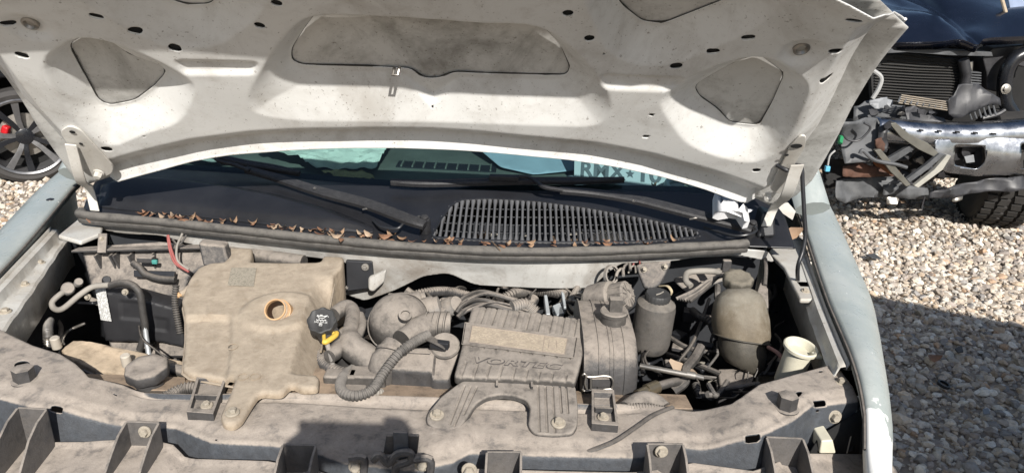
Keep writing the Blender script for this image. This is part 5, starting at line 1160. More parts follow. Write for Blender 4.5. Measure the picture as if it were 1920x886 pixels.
def leaf(me, p, rot, sc=1., label=None, group=None):
    o = bpy.data.objects.new('fallen_leaf', me); COL.objects.link(o); o.location = tuple(map(float, p)); o.rotation_euler = rot; o.scale = (sc,)*3
    tag(o, label, 'leaf', group); return o
for k in range(135):
    px = random.choice((random.uniform(205, 1240), random.uniform(205, 1240), random.uniform(205, 640), random.uniform(600, 1000)))
    if 460 < px < 560 and random.random() < .5: continue
    i = min(len(S_)-1, int(np.searchsorted(S_[:, 0], PZ(px, 440, 1.07)[0])))
    p = S_[i]+V3(0, .014+random.uniform(-.004, .016), .008+random.uniform(-.002, .006))
    leaf(LM[k % 6], p, (random.uniform(-.25, .35), random.uniform(-.2, .2), random.uniform(-.6, .6)+random.choice((0, 3.14, 1.2))), random.uniform(.3, 1.0), ('small rust brown', 'small tan', 'small dark brown', 'small pale straw coloured')[(k % 6) % 4]+' dry leaf caught behind the black hood seal', 'dry leaves along the hood seal')
for px, py, sc, rz in ((630, 442, 1.3, .3), (640, 446, 1.2, 1.9), (692, 440, 1.15, -.4), (345, 411, 1.1, .2), (940, 458, 1.2, 2.2), (720, 443, 1., .5)):
    leaf(LM[(px//10) % 6], PZ(px, py, 1.083), (.4, .2, rz), sc, 'larger curled tan leaf standing up behind the hood seal', 'curled leaves above the hood seal')
big = leaf_mesh(.075, .034, .5, 1); bigd = leaf_mesh(.05, .022, .3, 2)
leaf(big, PZ(1476, 441, 1.06), (.9, -.3, .35), 1., 'large orange brown leaf lying by the right hood hinge')
leaf(bigd, PZ(1478, 452, 1.045), (.3, .3, 1.2), 1., 'dark curled leaf under the large leaf by the right hinge')
leaf(leaf_mesh(.066, .028, .3, 3), PZ(1284, 694, .962), (.5, .1, -.75), 1., 'flat tan leaf fallen beside the steel pipe in the engine bay')
leaf(bigd, PZ(172, 414, 1.06), (.6, .4, .2), .5, 'small rusty leaf scrap in the left cowl corner')
b = MB(); b.tube([PZ(922, 452, 1.085), PZ(934, 464, 1.085), PZ(941, 474, 1.07)], .0012, 5); tw = b.build('twig', M_TRAY); tag(tw, 'thin dry twig hanging over the hood seal', 'twig')
M_CLAY = plain('clay_blob', (.33, .20, .13), .9)
for px, py, r in ((320, 302, .008), (691, 263, .010), (600, 266, .0065)):
    c = hood_xyz(np.array([huv(px, py, .01)]), .006)[0]; b = MB(); b.lathe([(r, 0), (r*.9, .004), (r*.5, .007), (.001, .008)], c, HN, 14, lobes=lambda a: 1+.2*math.sin(3*a)); b.build('clay_nest', M_CLAY, hood)

# ------------------------------------------------------------------ things lying on the dashboard and the cowl
def crumple(name, pts, z, amp, mat, label, cat, seed=0, step=.012, lift=0., freq=1.):
    r_ = np.random.default_rng(seed); poly = rounded([PZ(*p, z)[:2] for p in pts], .012, 2); q = np.array(poly)
    K = r_.normal(0, 32*freq, (14, 2)); ph = r_.uniform(0, 6.28, 14); am = r_.uniform(.3, 1, 14)
    y0 = q[:, 1].min(); dy = np.ptp(q[:, 1])
    def fn(Q):
        h = sum(a*np.abs(np.sin(Q@k+p)) for a, k, p in zip(am, K, ph))/4; return np.concatenate([Q, (z+amp*h+lift*((Q[:, 1]-y0)/dy))[:, None]], 1)
    o = sheet(name, fn, (q[:, 0].min()-.01, q[:, 1].min()-.01, q[:, 0].max()+.01, q[:, 1].max()+.01), step, mat, None, poly, (), solid=.0012, smooth=25); tag(o, label, cat); return o
M_CLOTH = plain('pale_cloth', (.52, .57, .47), .9, var=.3); M_PAPER = plain('sheet_paper', (.5, .52, .5), .8, var=.1)
zd = DZ+.006
crumple('cloth_rag', [(478, 300), (520, 286), (600, 274), (745, 268), (738, 292), (706, 334), (640, 333), (580, 330), (560, 318)], zd, .020, M_CLOTH, 'crumpled pale rag lying on the dashboard behind the glass', 'rag', 3, .010, .05)
crumple('cloth_rag', [(330, 308), (385, 296), (420, 300), (440, 312), (395, 318)], zd, .014, M_CLOTH, 'small wadded rag at the left end of the dashboard', 'rag', 5, .008)
crumple('paper_sheet', [(888, 292), (930, 280), (1010, 278), (1085, 300), (1098, 324), (1000, 330), (938, 320)], zd, .003, plain('pale_blue_sheet', (.30, .38, .42), .7, var=.1), 'smooth pale blue paper sheet lying on the dashboard', 'paper', 7, .02, .05, .2)
crumple('paper_sheet', [(1060, 340), (1150, 335), (1160, 352), (1080, 356)], zd, .010, M_PAPER, 'crumpled white paper behind the right wiper', 'paper', 9, .008)
crumple('paper_sheet', [(930, 345), (1010, 342), (1060, 352), (980, 356)], zd, .006, plain('tan_paper', (.45, .40, .28), .8), 'torn tan paper under the right wiper blade', 'paper', 12, .008)
crumple('dry_stalks', [(600, 333), (680, 331), (706, 344), (640, 345)], zd, .012, plain('straw', (.40, .33, .16), .8), 'bunch of dry yellow stalks at the foot of the glass', 'stalks', 14, .006, 0, 2)
crumple('dry_stalks', [(430, 320), (490, 322), (520, 336), (470, 336)], zd, .012, MATS['straw'], 'bunch of dry straw under the left wiper arm', 'stalks', 15, .006, 0, 2)
for k in range(9):
    leaf(LM[k % 6], PZ(random.choice((random.uniform(600, 720), random.uniform(1070, 1230))), random.uniform(336, 350), zd+.006), (random.uniform(-.4, .4), random.uniform(-.4, .4), random.uniform(0, 6)), .9, 'dry leaf inside the windshield on the dashboard', 'leaves on the dashboard')
# licence plate leaning behind the glass
yp = float(ybase(.5))+.16; pA, pB = PY(1058, 296, yp), PY(1296, 318, yp)
pxd = unit(V3(1, 0, -.055)); pyd = unit(V3(0, .55, .83)); pn = np.cross(pxd, pyd)
pc0 = PY(1180, 322, yp); PW, PH = .305, .152; po = pc0
b = MB(); ring = rounded([po-pxd*PW/2-pyd*PH/2, po+pxd*PW/2-pyd*PH/2, po+pxd*PW/2+pyd*PH/2, po-pxd*PW/2+pyd*PH/2], .012, 4); b.prism(ring, pn*-.0015); plate = b.build('license_plate', plain('plate_white', (.36, .38, .37), .5, var=.1)); tag(plate, 'white licence plate with dark RMX letters behind the windshield', 'licence plate')
M_PINK = plain('plate_ink', (.06, .07, .075), .6, bumpk=0)
text_mesh('plate_letters', 'RMX', .060, M_PINK, plate, po-pxd*.075-pyd*.006+pn*.0008, pxd, pyd, .0012, bold=.0016, width=.125)
text_mesh('plate_digits', '10', .060, M_PINK, plate, po+pxd*.055-pyd*.006+pn*.0008, pxd, pyd, .0012, bold=.0016, width=.058)
b = MB(); st = []
for k in range(10):
    a = math.pi/2+k*math.pi/5; r = .013 if k % 2 == 0 else .006; st.append(po+pxd*(.002+r*math.cos(a))+pyd*(-.006+r*math.sin(a))+pn*.0004)
b.prism(st, pn*.001); b.build('plate_star', M_PINK, plate)
text_mesh('plate_motto', 'The Lone Star State', .017, M_PINK, plate, po-pyd*.050+pn*.0006, pxd, pyd, .0006, bold=.0003)
b = MB(); tcn = PZ(1274, 348, DZ+.03); tp = [tcn+V3(.034*math.cos(a), .034*math.sin(a)*.8, .010*math.sin(a)) for a in np.linspace(0, 2*math.pi, 25)]; b.tube(tp, .008, 10, caps=False, flat=1.4); tag(b.build('tape_roll', plain('pale_tape', (.5, .6, .6), .6)), 'pale ring of tape on the dashboard below the licence plate', 'tape roll')
M_TISS = plain('tissue_white', (.74, .74, .75), .9, var=.05)
cps = [(1340, 362, 1.18), (1352, 368, 1.18), (1382, 372, 1.17), (1386, 392, 1.16), (1402, 390, 1.155), (1406, 414, 1.14), (1396, 416, 1.14), (1384, 398, 1.15), (1372, 396, 1.155), (1350, 400, 1.15), (1340, 396, 1.155)]
b = MB(); ring = [PZ(*p) for p in cps]; cen = sum(ring)/len(ring)+V3(0, -.02, .012); r2 = [p*.55+cen*.45+V3(random.uniform(-.008, .008), random.uniform(-.008, .008), random.uniform(-.008, .012)) for p in ring]
b.loft([ring, r2], caps=True); b.add(ring+[p+V3(0, .01, -.02) for p in ring], [(i, (i+1) % len(ring), len(ring)+(i+1) % len(ring), len(ring)+i) for i in range(len(ring))]); tag(b.build('tissue', M_TISS, smooth=15), 'crumpled white tissue stuck beside the right wiper pivot', 'tissue')
b = MB(); b.prism([PZ(*p) for p in ((1384, 392, 1.128), (1412, 394, 1.128), (1398, 402, 1.122))], (0, 0, .002)); tag(b.build('tissue', M_TISS, smooth=15), 'pointed scrap of white tissue against the cowl end cap', 'tissue')

# ------------------------------------------------------------------ wrecked pickup to the right
truck = thing('pickup_truck', 'dark blue wrecked pickup truck with its front end torn open', 'truck', (3.6, 4.3, 0))
M_NAVY = plain('navy_paint', (.004, .006, .013), .22, var=.15, bumpk=.05); M_NAVY.node_tree.nodes['Principled BSDF'].inputs['Coat Weight'].default_value = .6
M_TBLK = plain('scuffed_black_plastic', (.03, .03, .033), .5, var=.5); M_CHR = plain('dull_chrome', (.33, .345, .37), .27, 1., var=.3, bumpk=.08)
M_GREY = plain('torn_grey_plastic', (.075, .078, .082), .6, var=.5); M_TRUST = plain('rusty_frame', (.085, .042, .028), .8, var=.6); M_DKFIN = plain('condenser_fins', (.045, .043, .04), .55, .4)
def tp_(px, py, y): return PY(px, py, y)
hf = [tp_(*p) for p in ((1600, 84, 3.95), (1672, 80, 3.85), (1760, 78, 3.8), (1800, 74, 3.8), (1832, 84, 3.78), (1850, 72, 3.8), (1920, 68, 3.82), (2050, 60, 3.9))]
hfc = np.array(catmull(hf, 6)); nn_ = len(hfc); rows = []; r_ = np.random.default_rng(5)
for k, t in enumerate(np.linspace(0, 1, 14)):
    row = []
    for i, p in enumerate(hfc):
        cr_ = .045*math.sin(i*.16+t*3)+.05*abs(math.sin(i*.11-t*4+.6))+.012*math.sin(i*.5+t*9)
        row.append(p+V3(0, t*1.3, .02*(t > 0)+t*.30+cr_*min(1, t*6)*(1-.5*t)))
    rows.append(row)
b = MB(); b.loft([[p+V3(0, .02, -.05) for p in hfc]]+rows, caps=False, closed=False); thood = b.build('crumpled_hood', M_NAVY, truck, smooth=22, solid=.004)
b = MB(); b.tube([tp_(1876, -10, 4.2), tp_(1886, 25, 4.1), tp_(1895, 36, 4.05), tp_(1930, 42, 4.0)], .012, 8); b.build('bare_edge', plain('bare_filler', (.45, .36, .25), .7), thood)
b = MB(); b.prism([tp_(1890, -10, 4.25), tp_(1960, -10, 4.25), tp_(1960, 42, 4.05), tp_(1898, 34, 4.1)], (0, .02, .01)); b.build('fender_scrap', plain('reflection_blue', (.25, .30, .40), .35), truck, bevel=.01)  # light blue in the colour stands in for the panel's reflection
def shard(name, P, y, mat, dy=.02, par=None, jit=.0, bev=.003, tilt=0.):
    b = MB(); pr = [tp_(px, py, y-tilt*(py-270)+(random.uniform(-jit, jit) if jit else 0)) for px, py in P]; b.prism(pr, (0, dy, 0)); return b.build(name, mat, par or truck, smooth=20, bevel=bev)
def crumpled(name, P, y, mat, seed, amp=.07, par=None):
    """a torn, folded sheet with a ragged edge"""
    r_ = np.random.default_rng(seed); q = []
    for a_, b_ in zip(P, P[1:]+P[:1]):
        for t in (0, .33, .66): j = 0 if t == 0 else 2.2; q.append(((a_[0]+(b_[0]-a_[0])*t+r_.normal()*j), (a_[1]+(b_[1]-a_[1])*t+r_.normal()*j*.7)))
    poly = np.array([tp_(*p, y)[[0, 2]] for p in q]); K = r_.normal(0, 9, (7, 2)); ph = r_.uniform(0, 6.28, 7)
    def fn(Q): h = sum(np.abs(np.sin(Q@k+p)) for k, p in zip(K, ph))/7; return np.stack([Q[:, 0], y+amp*(h-.55)*1.8+.25*(Q[:, 1]-poly[:, 1].mean()), Q[:, 1]], 1)
    return sheet(name, fn, (*(poly.min(0)-.02), *(poly.max(0)+.02)), .028, mat, par or truck, poly, (), solid=.006, smooth=18)
shard('core_beam', [(1640, 92), (1700, 90), (1860, 98), (1862, 106), (1780, 104), (1700, 98), (1640, 102)], 3.86, M_GREY, .10)
rad = shard('condenser', [(1632, 128), (1660, 104), (1700, 100), (1800, 112), (1798, 168), (1784, 196), (1700, 196), (1636, 192)], 3.98, plain('condenser_core', (.02, .02, .02), .8), .05)
for k in range(17):
    y0 = 106+k*5.2; b = MB(); xl = 1640 if k > 3 else 1690-k*12; xr = 1797 if k < 12 else 1790
    b.tube([tp_(xl, y0-2+.02*k, 3.97), tp_((xl+xr)/2, y0+3+random.uniform(-.6, .6), 3.965), tp_(xr, y0+6, 3.97)], .0052, 6, flat=.7); b.build('cooling_tube', M_DKFIN, rad)
for P, r, m_ in (([(1806, 112), (1812, 140), (1806, 168)], .035, M_TBLK), ([(1818, 116), (1816, 162)], .02, M_STEEL)):
    b = MB(); b.tube([tp_(x, y, 3.93) for x, y in P], r, 12); b.build('side_tank', m_, truck)
for k in range(6): shard('cooler_fin', [(1820, 134+k*5), (1840, 136+k*5), (1840, 138+k*5), (1820, 136.5+k*5)], 3.9, M_GREY, .04, bev=0)
shard('inner_fender', [(1842, 108), (1862, 90), (1925, 84), (1925, 128), (1905, 122), (1893, 140), (1888, 178), (1850, 168), (1850, 140)], 3.98, M_TBLK, .2, bev=.01)
b = MB(); b.tube(catmull([tp_(1925, 98, 3.9), tp_(1900, 112, 3.9), tp_(1886, 140, 3.9), tp_(1884, 185, 3.9), tp_(1900, 215, 3.9)], 6), .045, 12); b.build('strut_arm', plain('gloss_black', (.012, .013, .016), .25), truck)
for px, py in ((1886, 167), (1898, 232), (1880, 236)): b = MB(); b.bolt(tp_(px, py, 3.83), (0, -1, .1), .022, .015, 1.5); b.build('bolt', M_STEEL, truck)
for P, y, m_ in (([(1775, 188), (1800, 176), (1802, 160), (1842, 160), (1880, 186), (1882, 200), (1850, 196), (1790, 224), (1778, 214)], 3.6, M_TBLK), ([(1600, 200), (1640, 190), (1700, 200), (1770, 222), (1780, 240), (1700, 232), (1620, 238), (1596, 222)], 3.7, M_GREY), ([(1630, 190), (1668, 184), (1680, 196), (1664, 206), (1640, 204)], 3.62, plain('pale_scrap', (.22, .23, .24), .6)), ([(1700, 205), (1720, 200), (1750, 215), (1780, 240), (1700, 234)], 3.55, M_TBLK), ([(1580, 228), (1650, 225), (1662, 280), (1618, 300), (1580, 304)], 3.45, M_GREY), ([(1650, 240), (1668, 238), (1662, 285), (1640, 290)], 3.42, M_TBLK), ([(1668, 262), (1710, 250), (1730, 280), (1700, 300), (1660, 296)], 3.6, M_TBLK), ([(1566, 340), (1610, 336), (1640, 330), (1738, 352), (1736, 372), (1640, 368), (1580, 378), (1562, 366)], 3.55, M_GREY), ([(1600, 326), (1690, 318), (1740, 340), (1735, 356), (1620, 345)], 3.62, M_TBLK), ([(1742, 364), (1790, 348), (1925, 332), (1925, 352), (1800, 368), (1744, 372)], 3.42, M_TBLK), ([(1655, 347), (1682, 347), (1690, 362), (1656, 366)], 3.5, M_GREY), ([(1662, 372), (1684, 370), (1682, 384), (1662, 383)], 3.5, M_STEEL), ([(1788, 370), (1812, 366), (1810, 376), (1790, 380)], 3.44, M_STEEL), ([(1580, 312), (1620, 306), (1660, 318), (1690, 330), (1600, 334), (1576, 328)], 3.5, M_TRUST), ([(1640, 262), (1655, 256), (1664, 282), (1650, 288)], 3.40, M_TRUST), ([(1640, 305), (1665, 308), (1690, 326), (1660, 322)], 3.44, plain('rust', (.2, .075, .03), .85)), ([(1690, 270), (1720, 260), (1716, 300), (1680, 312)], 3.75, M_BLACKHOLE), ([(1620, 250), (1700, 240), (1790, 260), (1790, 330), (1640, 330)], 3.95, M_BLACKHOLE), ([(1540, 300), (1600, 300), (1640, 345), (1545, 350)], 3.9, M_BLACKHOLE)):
    crumpled('wreck_panel', P, y, m_, len(P)+int(P[0][0]))  # the near-black sheets are backing added to paint the wreck's gaps dark
gm = None
for k in range(9):
    b = MB(); b.tube([tp_(1690+k*11, 178+k*1.6, 3.62), tp_(1684+k*11.5, 192+k*1.6, 3.6)], .006, 6)
    if gm is None: gm = b.build('grille_mesh', M_GREY, truck)
    else: b.build('mesh_bar', M_GREY, gm)
for k in range(5): b = MB(); b.tube([tp_(1690-k*1.5, 178+k*3.6, 3.61), tp_(1782-k*1.5, 192+k*3.6, 3.6)], .004, 6); b.build('mesh_bar', plain('tan_scuffed_bar', (.26, .22, .17), .7), gm)
for k in range(6): b = MB(); b.tube([tp_(1815+k*9, 205-k*3, 3.65), tp_(1822+k*9, 225-k*2, 3.6)], .006, 6); b.build('mesh_bar', M_GREY, gm)
# chrome bumper: rolled top, face with lamp opening
bp0 = [(1650, 238), (1690, 241), (1740, 246), (1800, 249), (1860, 248), (1920, 244), (1990, 238)]
sec = [(.14, .035), (.06, .045), (.015, .025), (.0, -.01), (-.01, -.06), (.0, -.085), (.03, -.10)]
rows = [[tp_(px, py, 3.45)+V3(0, dy, dz) for dy, dz in sec] for px, py in [tuple(p) for p in catmull(bp0, 5)]]
b = MB(); b.loft(rows, caps=False, closed=False); bmp = b.build('chrome_bumper', M_CHR, truck, smooth=50, solid=.006)
bq = lambda px, py: tp_(px, py, 3.45)[[0, 2]]
bfp = np.array([bq(*p) for p in ((1748, 262), (1800, 258), (1920, 256), (2040, 250), (2040, 326), (1920, 326), (1830, 330), (1770, 322), (1752, 306))])
holes_ = [np.array(rounded([bq(*p) for p in ((1788, 270), (1842, 272), (1843, 300), (1830, 316), (1786, 308))], .02, 3)), np.array(rounded([bq(*p) for p in ((1908, 268), (1975, 262), (1975, 312), (1906, 314))], .02, 3))]
zc_ = bfp[:, 1].mean()
sheet('bumper_face', lambda Q: np.stack([Q[:, 0], 3.455-.035*np.cos(np.clip((Q[:, 1]-zc_)*11, -1.5, 1.5))+.012*np.sin(Q[:, 0]*9)*np.sin(Q[:, 1]*13), Q[:, 1]], 1), (*(bfp.min(0)-.01), *(bfp.max(0)+.01)), .014, M_CHR, bmp, rounded(bfp, .03, 3), holes_, solid=.006, smooth=70)
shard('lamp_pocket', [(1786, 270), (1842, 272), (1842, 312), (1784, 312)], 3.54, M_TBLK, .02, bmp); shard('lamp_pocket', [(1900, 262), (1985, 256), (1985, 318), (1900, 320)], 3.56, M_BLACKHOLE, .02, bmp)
for k in range(2): b = MB(); b.lathe([(.045, 0), (.045, .03), (.03, .03)], tp_(1812+k*12, 280+k*14, 3.54), (0, -1, 0), 16); b.build('lamp_socket', M_TBLK, bmp)
shard('lamp_tab', [(1808, 294), (1826, 290), (1828, 304), (1812, 306)], 3.47, plain('pale_scrap', (.22, .23, .24), .6), .01, bmp)
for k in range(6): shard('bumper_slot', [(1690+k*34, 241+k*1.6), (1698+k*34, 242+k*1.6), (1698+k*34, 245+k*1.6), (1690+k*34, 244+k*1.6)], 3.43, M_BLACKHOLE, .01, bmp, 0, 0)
M_BRKT = plain('yellowed_bracket', (.15, .145, .125), .5, .4)
for P, y, m_ in (([(1668, 232), (1680, 230), (1706, 252), (1740, 268), (1762, 288), (1756, 296), (1722, 280), (1690, 258)], 3.40, M_BRKT), ([(1776, 290), (1784, 292), (1768, 318), (1722, 352), (1714, 348), (1752, 318)], 3.36, plain('cream_strip', (.34, .33, .29), .5)), ([(1762, 288), (1772, 290), (1740, 318), (1706, 342), (1700, 336), (1738, 308)], 3.38, M_GREY), ([(1640, 282), (1652, 280), (1684, 318), (1708, 346), (1700, 350), (1670, 322)], 3.38, M_BRKT), ([(1660, 300), (1712, 270), (1718, 278), (1668, 310)], 3.42, M_GREY)):
    shard('bent_bracket', P, y, m_, .03)
for P, r, m_ in (([(1612, 288), (1618, 282), (1640, 300), (1680, 308), (1700, 314)], .012, M_GREY), ([(1620, 230), (1632, 240), (1612, 262), (1590, 262), (1580, 250)], .007, M_TBLK), ([(1566, 282), (1556, 292), (1552, 310)], .006, plain('grey_wire', (.35, .35, .34), .6)), ([(1634, 130), (1652, 145), (1648, 165), (1636, 185)], .014, plain('grey_wire', (.35, .35, .34), .6)), ([(1694, 205), (1678, 222), (1664, 236)], .02, M_TBLK), ([(1840, 222), (1870, 214), (1884, 206)], .016, M_TBLK), ([(1734, 368), (1730, 382), (1728, 392)], .005, M_TBLK)):
    b = MB(); b.tube(catmull([tp_(x, y, 3.38 if y > 225 else 3.7) for x, y in P], 5), r, 8); b.build('torn_cable', m_, truck)
b = MB(); b.box(tp_(1551, 316, 3.38), (.03, .03, .035)); b.build('blue_plug', plain('light_blue_plug', (.12, .42, .60), .5), truck, bevel=.006)
b = MB(); b.box(tp_(1576, 262, 3.45), (.02, .03, .05)); b.build('green_tag', plain('green_tag', (.02, .25, .10), .5), truck)
shard('chrome_strip', [(1640, 256), (1790, 262), (1790, 268), (1640, 264)], 3.55, M_CHR, .03); shard('lower_pipe', [(1810, 320), (1850, 318), (1852, 326), (1812, 328)], 3.5, M_CHR, .03)
for k in range(90):     # small torn pieces hanging in the wreck
    px = random.uniform(1590, 1770); py = random.uniform(196, 345) if px < 1700 else random.uniform(205, 345); w_ = random.uniform(5, 17); P = [(px+w_*math.cos(a)*random.uniform(.4, 1), py+w_*.6*math.sin(a)*random.uniform(.4, 1)) for a in (0, 1.3, 2.5, 3.8, 5)]
    shard('torn_scrap', P, random.uniform(3.55, 3.85), random.choice((M_TBLK, M_TBLK, M_GREY, M_TBLK, M_TRUST, M_STEEL, M_BLACKHOLE)), .012, None, .02, .0015)
# big off-road tyres
def tyre_at(c, R, wd, ax_):
    ax_ = unit(ax_); b = MB(); b.lathe([(R*.55, -wd*.42), (R*.70, -wd*.52), (R*.90, -wd*.5), (R*.965, -wd*.42), (R*.975, 0), (R*.965, wd*.42), (R*.90, wd*.5), (R*.70, wd*.52), (R*.55, wd*.42)], c, ax_, 48); wh = b.build('wheel', plain('tyre_rubber', (.03, .028, .026), .85, var=.3), truck)
    a_ = unit(np.cross(ax_, V3(0, 0, 1))); b_ = np.cross(ax_, a_)
    for k in range(40):
        for j, off in enumerate((-.40, -.14, .14, .40)):
            an = 2*math.pi*(k+.5*(j % 2))/40; d = math.cos(an)*a_+math.sin(an)*b_; t = -math.sin(an)*a_+math.cos(an)*b_
            if (c+d*R)[2] > .62: continue
            b = MB(); m = c+d*R*.985+ax_*off*wd; L_ = R*.058; W2 = wd*.10; sk = .5*L_*(1 if j % 2 else -1)
            q = [m-t*L_-ax_*W2+ax_*sk*.4, m+t*L_-ax_*W2-ax_*sk*.4, m+t*L_+ax_*W2-ax_*sk*.4, m-t*L_+ax_*W2+ax_*sk*.4]; b.prism([p-d*.012 for p in q], d*.024); b.build('tread_block', MATS['tyre_rubber'], wh)
    b = MB(); b.lathe([(R*.56, -wd*.3), (R*.5, -wd*.25), (R*.2, -wd*.1), (R*.18, .0), (.01, .0)], c, ax_, 24); b.build('rim', M_STEEL, wh)
tc1 = PZ(1885, 440, 0.)+V3(.02, .28, .40); tyre_at(tc1, .40, .29, (1, -.28, 0)); tyre_at(tc1+V3(-1.45, .6, 0), .40, .29, (1, -.1, 0)); 
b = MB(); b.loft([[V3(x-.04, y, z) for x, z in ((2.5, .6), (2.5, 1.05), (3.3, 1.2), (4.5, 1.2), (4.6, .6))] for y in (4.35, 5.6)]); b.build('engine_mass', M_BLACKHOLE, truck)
b = MB(); b.loft([[V3(x, y, z) for x, z in ((2.5, .55), (2.45, 1.2), (2.65, 1.75), (4.35, 1.75), (4.6, 1.2), (4.55, .55))] for y in (5.6, 6.2, 8.5)]); b.build('cab', M_NAVY, truck, bevel=.05)
for xx in (2.75, 4.35):
    b = MB(); b.lathe([(.2, -.13), (.36, -.14), (.40, -.1), (.40, .1), (.36, .14), (.2, .13)], (xx, 7.6, .40), (1, 0, 0), 32); b.build('wheel', MATS['tyre_rubber'], truck)

M_SPK = plain('machined_alloy', (.20, .20, .205), .38, .7)
# ------------------------------------------------------------------ parked car whose front wheel shows to the left
wc0 = PZ(66, 343, 0.); nrm = unit(V3(CAM[0]-wc0[0], CAM[1]-wc0[1], 0)); tan_ = V3(-nrm[1], nrm[0], 0); WR = .335; wcn = wc0+V3(0, 0, WR)
car = thing('parked_car', 'dark car with black and silver spoked alloy wheel and red brake caliper', 'car', wc0+tan_*-1.2-nrm*.8)
b = MB(); b.lathe([(WR*.80, -.10), (WR*.90, -.115), (WR*.985, -.09), (WR, -.04), (WR, .04), (WR*.985, .09), (WR*.90, .112), (WR*.80, .10), (WR*.78, .06), (WR*.76, -.05)], wcn-nrm*.11, nrm, 56, caps=False); cw = b.build('wheel', plain('car_tyre', (.045, .042, .04), .8, var=.3), car)
b = MB(); b.lathe([(WR*.80, -.02), (WR*.815, .0), (WR*.79, .008), (WR*.75, .0), (WR*.73, -.06), (WR*.72, -.16)], wcn, nrm, 56, caps=False); b.build('rim_lip', M_SPK, cw)
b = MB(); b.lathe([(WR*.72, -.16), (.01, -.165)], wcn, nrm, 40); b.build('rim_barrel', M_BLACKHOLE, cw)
b = MB(); b.lathe([(.15, -.13), (.155, -.125), (.155, -.105), (.05, -.10), (.01, -.10)], wcn, nrm, 40); b.build('brake_disc', M_STEEL, cw)
for k in range(5):
    a0_ = math.pi/2+.35+k*2*math.pi/5
    for s in (-1, 1):
        def pt_(r, a, h): return wcn+nrm*h+r*(math.cos(a)*tan_+math.sin(a)*V3(0, 0, 1))
        b = MB(); ia, oa_ = a0_+s*.16, a0_+s*.27; wi, wo = .016, .024
        rings = []
        for r, a, wv, h in ((.045, ia, wi, -.035), (.12, a0_+s*.19, .017, -.022), (WR*.76, oa_, wo, -.012)):
            t = V3(0, 0, 1)*math.cos(a)-tan_*math.sin(a); c = pt_(r, a, h); rings.append([c-t*wv, c+t*wv, c+t*wv*.8-nrm*.03, c-t*wv*.8-nrm*.03])
        b.loft(rings); b.build('spoke', M_SPK if s < 0 else plain('gloss_black', (.012, .013, .016), .25), cw, bevel=.002)
b = MB(); b.lathe([(.06, -.06), (.06, -.035), (.045, -.028), (.01, -.026)], wcn, nrm, 24); b.build('hub', plain('gloss_black', (.012, .013, .016), .25), cw)
b = MB(); a = math.radians(155); c = wcn-nrm*.085+.115*(math.cos(a)*tan_*1+math.sin(a)*V3(0, 0, 1)); b.box(c, (.05, .05, .065), Matrix.Rotation(.4, 3, 'Y')); b.build('brake_caliper', plain('red_caliper', (.50, .015, .02), .35), cw, bevel=.015)
def carp(s, z, d): return wcn*V3(1, 1, 0)+tan_*s+V3(0, 0, z)-nrm*d
prof = [(.85, .30), (.88, .55), (.80, .72), (.2, .86), (-.35, .95), (-1.0, 1.38), (-1.6, 1.45), (-2.5, 1.40), (-3.2, 1.02), (-3.55, .98), (-3.6, .35)]
arch = []
for cx_ in (-2.62, 0.0):
    arch += [(cx_+.40*math.cos(a), WR+.02+.40*math.sin(a)) for a in np.linspace(math.pi+.25, -.25, 12)]
side_ = prof + arch; b = MB(); b.prism([carp(s, z, .02) for s, z in side_], -nrm*1.75); b.build('body', plain('black_car_paint', (.008, .009, .011), .2), car, bevel=.02)
b = MB(); b.prism([carp(s, z, .012) for s, z in ((-.45, .98), (-1.02, 1.32), (-1.6, 1.39), (-2.4, 1.34), (-2.9, 1.02))], -nrm*.02); b.build('window', plain('dark_glass', (.01, .012, .014), .05), car)
for cx_ in (-2.62,):
    b = MB(); b.lathe([(WR*.6, -.10), (WR*.98, -.09), (WR, 0), (WR*.98, .09), (WR*.6, .1)], carp(cx_, WR, .11), nrm, 40); b.build('wheel', MATS['car_tyre'], car)
for cx_ in (-2.62, 0): b = MB(); b.lathe([(WR*.6, -.10), (WR*.98, -.09), (WR, 0), (WR*.98, .09), (WR*.6, .1)], carp(cx_, WR, 1.65), nrm, 30); b.build('wheel', MATS['car_tyre'], car)

# ------------------------------------------------------------------ debris on the gravel
b = MB(); c = PZ(1768, 722, .035); b.lathe([(.018, 0), (.026, .0), (.026, .012), (.018, .012)], c, (.2, -.1, 1), 20, caps=False); b.v += []; tag(b.build('rubber_ring', M_BLK), 'small black rubber ring lying on the shaded gravel', 'ring')
for P, lab_, m_ in (([(1622, 478), (1640, 476), (1652, 486), (1634, 484)], 'flat dark grey plastic scrap on the sunlit gravel', M_GREY), ([(1790, 655), (1802, 648), (1806, 660), (1796, 662)], 'small black plastic chip on the shaded gravel', M_TBLK), ([(1842, 768), (1852, 766), (1856, 776), (1844, 778)], 'pale angular chip lying in the shade', plain('pale_scrap', (.22, .23, .24), .6))):
    b = MB(); b.prism([PZ(*p, .04) for p in P], (0, 0, .006)); tag(b.build('plastic_scrap', m_), lab_, 'scrap')
leaf(leaf_mesh(.08, .035, .4, 0), PZ(1750, 670, .045), (.3, .1, .2), 1., 'brown leaf on the shaded gravel beside the van')

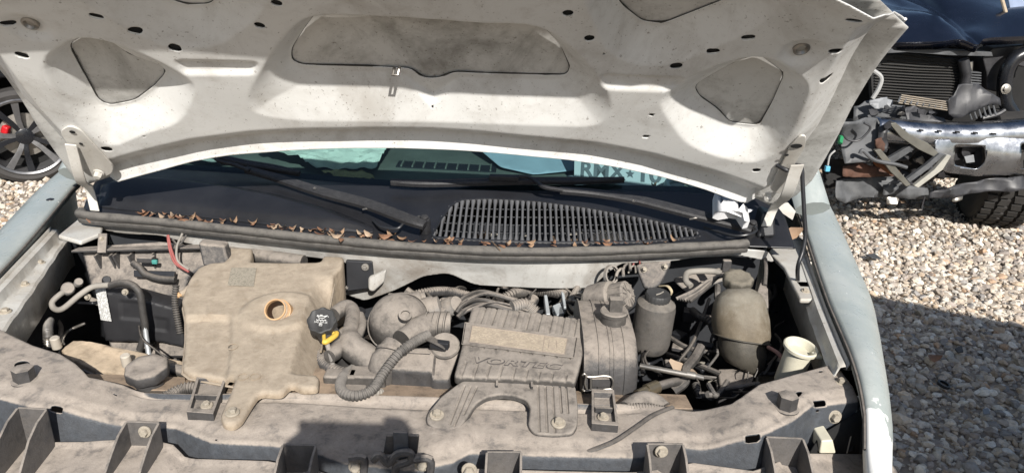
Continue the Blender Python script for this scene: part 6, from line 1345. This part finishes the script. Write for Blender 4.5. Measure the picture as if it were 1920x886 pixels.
# ------------------------------------------------------------------ unseen SUV added beside the photographer, shaped to shade the gravel on the right
suv = thing('unseen_suv', 'tall grey boxy vehicle out of view, added to shade the gravel', 'suv', (2.95, -1.9, 0))
def suv_ring(y, zb, zt, wb, wt, c=2.95): return [V3(c+x, y-(.85*max(0., x+.15)**1.5 if y > 0 else 0), z) for x, z in ((-wb, zb), (-wb-.02, (zb+1.05)/2), (-wb, 1.05), (-wt, zt-.12), (-wt+.14, zt), (wt-.14, zt), (wt, zt-.12), (wb, 1.05), (wb+.02, (zb+1.05)/2), (wb, zb))]
b = MB(); b.loft([suv_ring(.50, .45, 1.62, .90, .72), suv_ring(.46, .40, 1.74, .94, .80), suv_ring(.30, .35, 1.80, .96, .84), suv_ring(-2.0, .33, 1.82, .96, .84), suv_ring(-2.9, .33, 1.72, .96, .80), suv_ring(-3.3, .35, 1.22, .95, .88), suv_ring(-4.3, .4, 1.08, .92, .85), suv_ring(-4.4, .45, .9, .88, .8)]); b.build('body', plain('grey_suv_paint', (.20, .21, .22), .3), suv, smooth=50)
for s in (-1, 1):
    for yw in (-.75, -3.5): b = MB(); b.lathe([(.22, -.1), (.34, -.11), (.37, -.08), (.37, .08), (.34, .11), (.22, .1)], (2.95+s*.86, yw, .37), (1, 0, 0), 32); b.build('wheel', MATS['car_tyre'], suv)
    b = MB(); b.prism([V3(2.95+s*.955, -2.6, 1.1), V3(2.95+s*.955, .0, 1.1), V3(2.95+s*.85, -.05, 1.62), V3(2.95+s*.85, -2.3, 1.62)], (s*.01, 0, 0)); b.build('window', MATS['dark_glass'], suv)

# ------------------------------------------------------------------ the photographer behind the phone (only the shadow shows)
me = bpy.data.meshes.new('person'); S = [(.20, -1.50, .95), (.20, -1.50, 1.15), (.20, -1.51, 1.38), (.20, -1.50, 1.50), (.20, -1.47, 1.60), (.20, -1.45, 1.70),
  (.02, -1.50, 1.42), (-.06, -1.42, 1.24), (.11, -1.14, 1.58), (.145, -1.085, 1.655),
  (.38, -1.50, 1.42), (.44, -1.42, 1.24), (.33, -1.14, 1.58), (.30, -1.085, 1.665),
  (.10, -1.50, .88), (.09, -1.47, .48), (.09, -1.50, .09), (.09, -1.38, .05), (.30, -1.50, .88), (.31, -1.47, .48), (.31, -1.50, .09), (.31, -1.38, .05)]
E_ = [(0, 1), (1, 2), (2, 3), (3, 4), (4, 5), (2, 6), (6, 7), (7, 8), (8, 9), (2, 10), (10, 11), (11, 12), (12, 13), (0, 14), (14, 15), (15, 16), (16, 17), (0, 18), (18, 19), (19, 20), (20, 21)]
RD = [.15, .14, .16, .06, .085, .10, .075, .055, .036, .03, .075, .055, .036, .03, .095, .065, .045, .04, .095, .065, .045, .04]
me.from_pydata(S, E_, []); per = bpy.data.objects.new('person', me); COL.objects.link(per)
per.modifiers.new('skin', 'SKIN'); 
sv = me.skin_vertices[0].data if me.skin_vertices else None
if sv is None:
    bm = bmesh.new(); bm.from_mesh(me); bm.verts.layers.skin.verify(); bm.to_mesh(me); bm.free(); sv = me.skin_vertices[0].data
for v, r in zip(sv, RD): v.radius = (r, r)
sv[0].use_root = True; ss = per.modifiers.new('sub', 'SUBSURF'); ss.levels = 2; ss.render_levels = 2
me.materials.append(plain('dark_clothes', (.06, .07, .10), .9)); tag(per, 'person in dark clothes holding up a phone before the open hood', 'person')
M_SKINP = plain('skin_tone', (.45, .28, .20), .6)
for s, bx_ in ((-1, .150), (1, .300)):
    b = MB(); pc_ = V3(bx_, -1.085, 1.683+(.022 if s > 0 else -.01)); rings = [[pc_+V3(.028*math.cos(a)*k, .02*math.sin(a)*k, h) for a in np.linspace(0, 6.283, 14, endpoint=False)] for h, k in ((-.045, .8), (-.02, 1.1), (.01, 1.1), (.03, .7))]; b.loft(rings)
    for f in range(4):
        z_ = 1.663+f*.017+(.02 if s > 0 else -.01); b.tube(catmull([V3(bx_+s*.02, -1.09, z_), V3(bx_+s*.006, -1.064, z_), V3(bx_-s*.022, -1.062, z_+.002)], 3), [.0088]*6+[.0075], 8)
    b.tube(catmull([V3(bx_, -1.10, 1.67), V3(bx_-s*.02, -1.108, 1.69), V3(bx_-s*.035, -1.104, 1.72)], 3), .010, 8); b.build('hand', M_SKINP, per, smooth=60)
b = MB(); b.box((.225, -1.075, 1.70), (.168, .009, .078)); ph = b.build('phone', M_BLK, bevel=.003); tag(ph, 'black phone held sideways in both hands', 'phone')
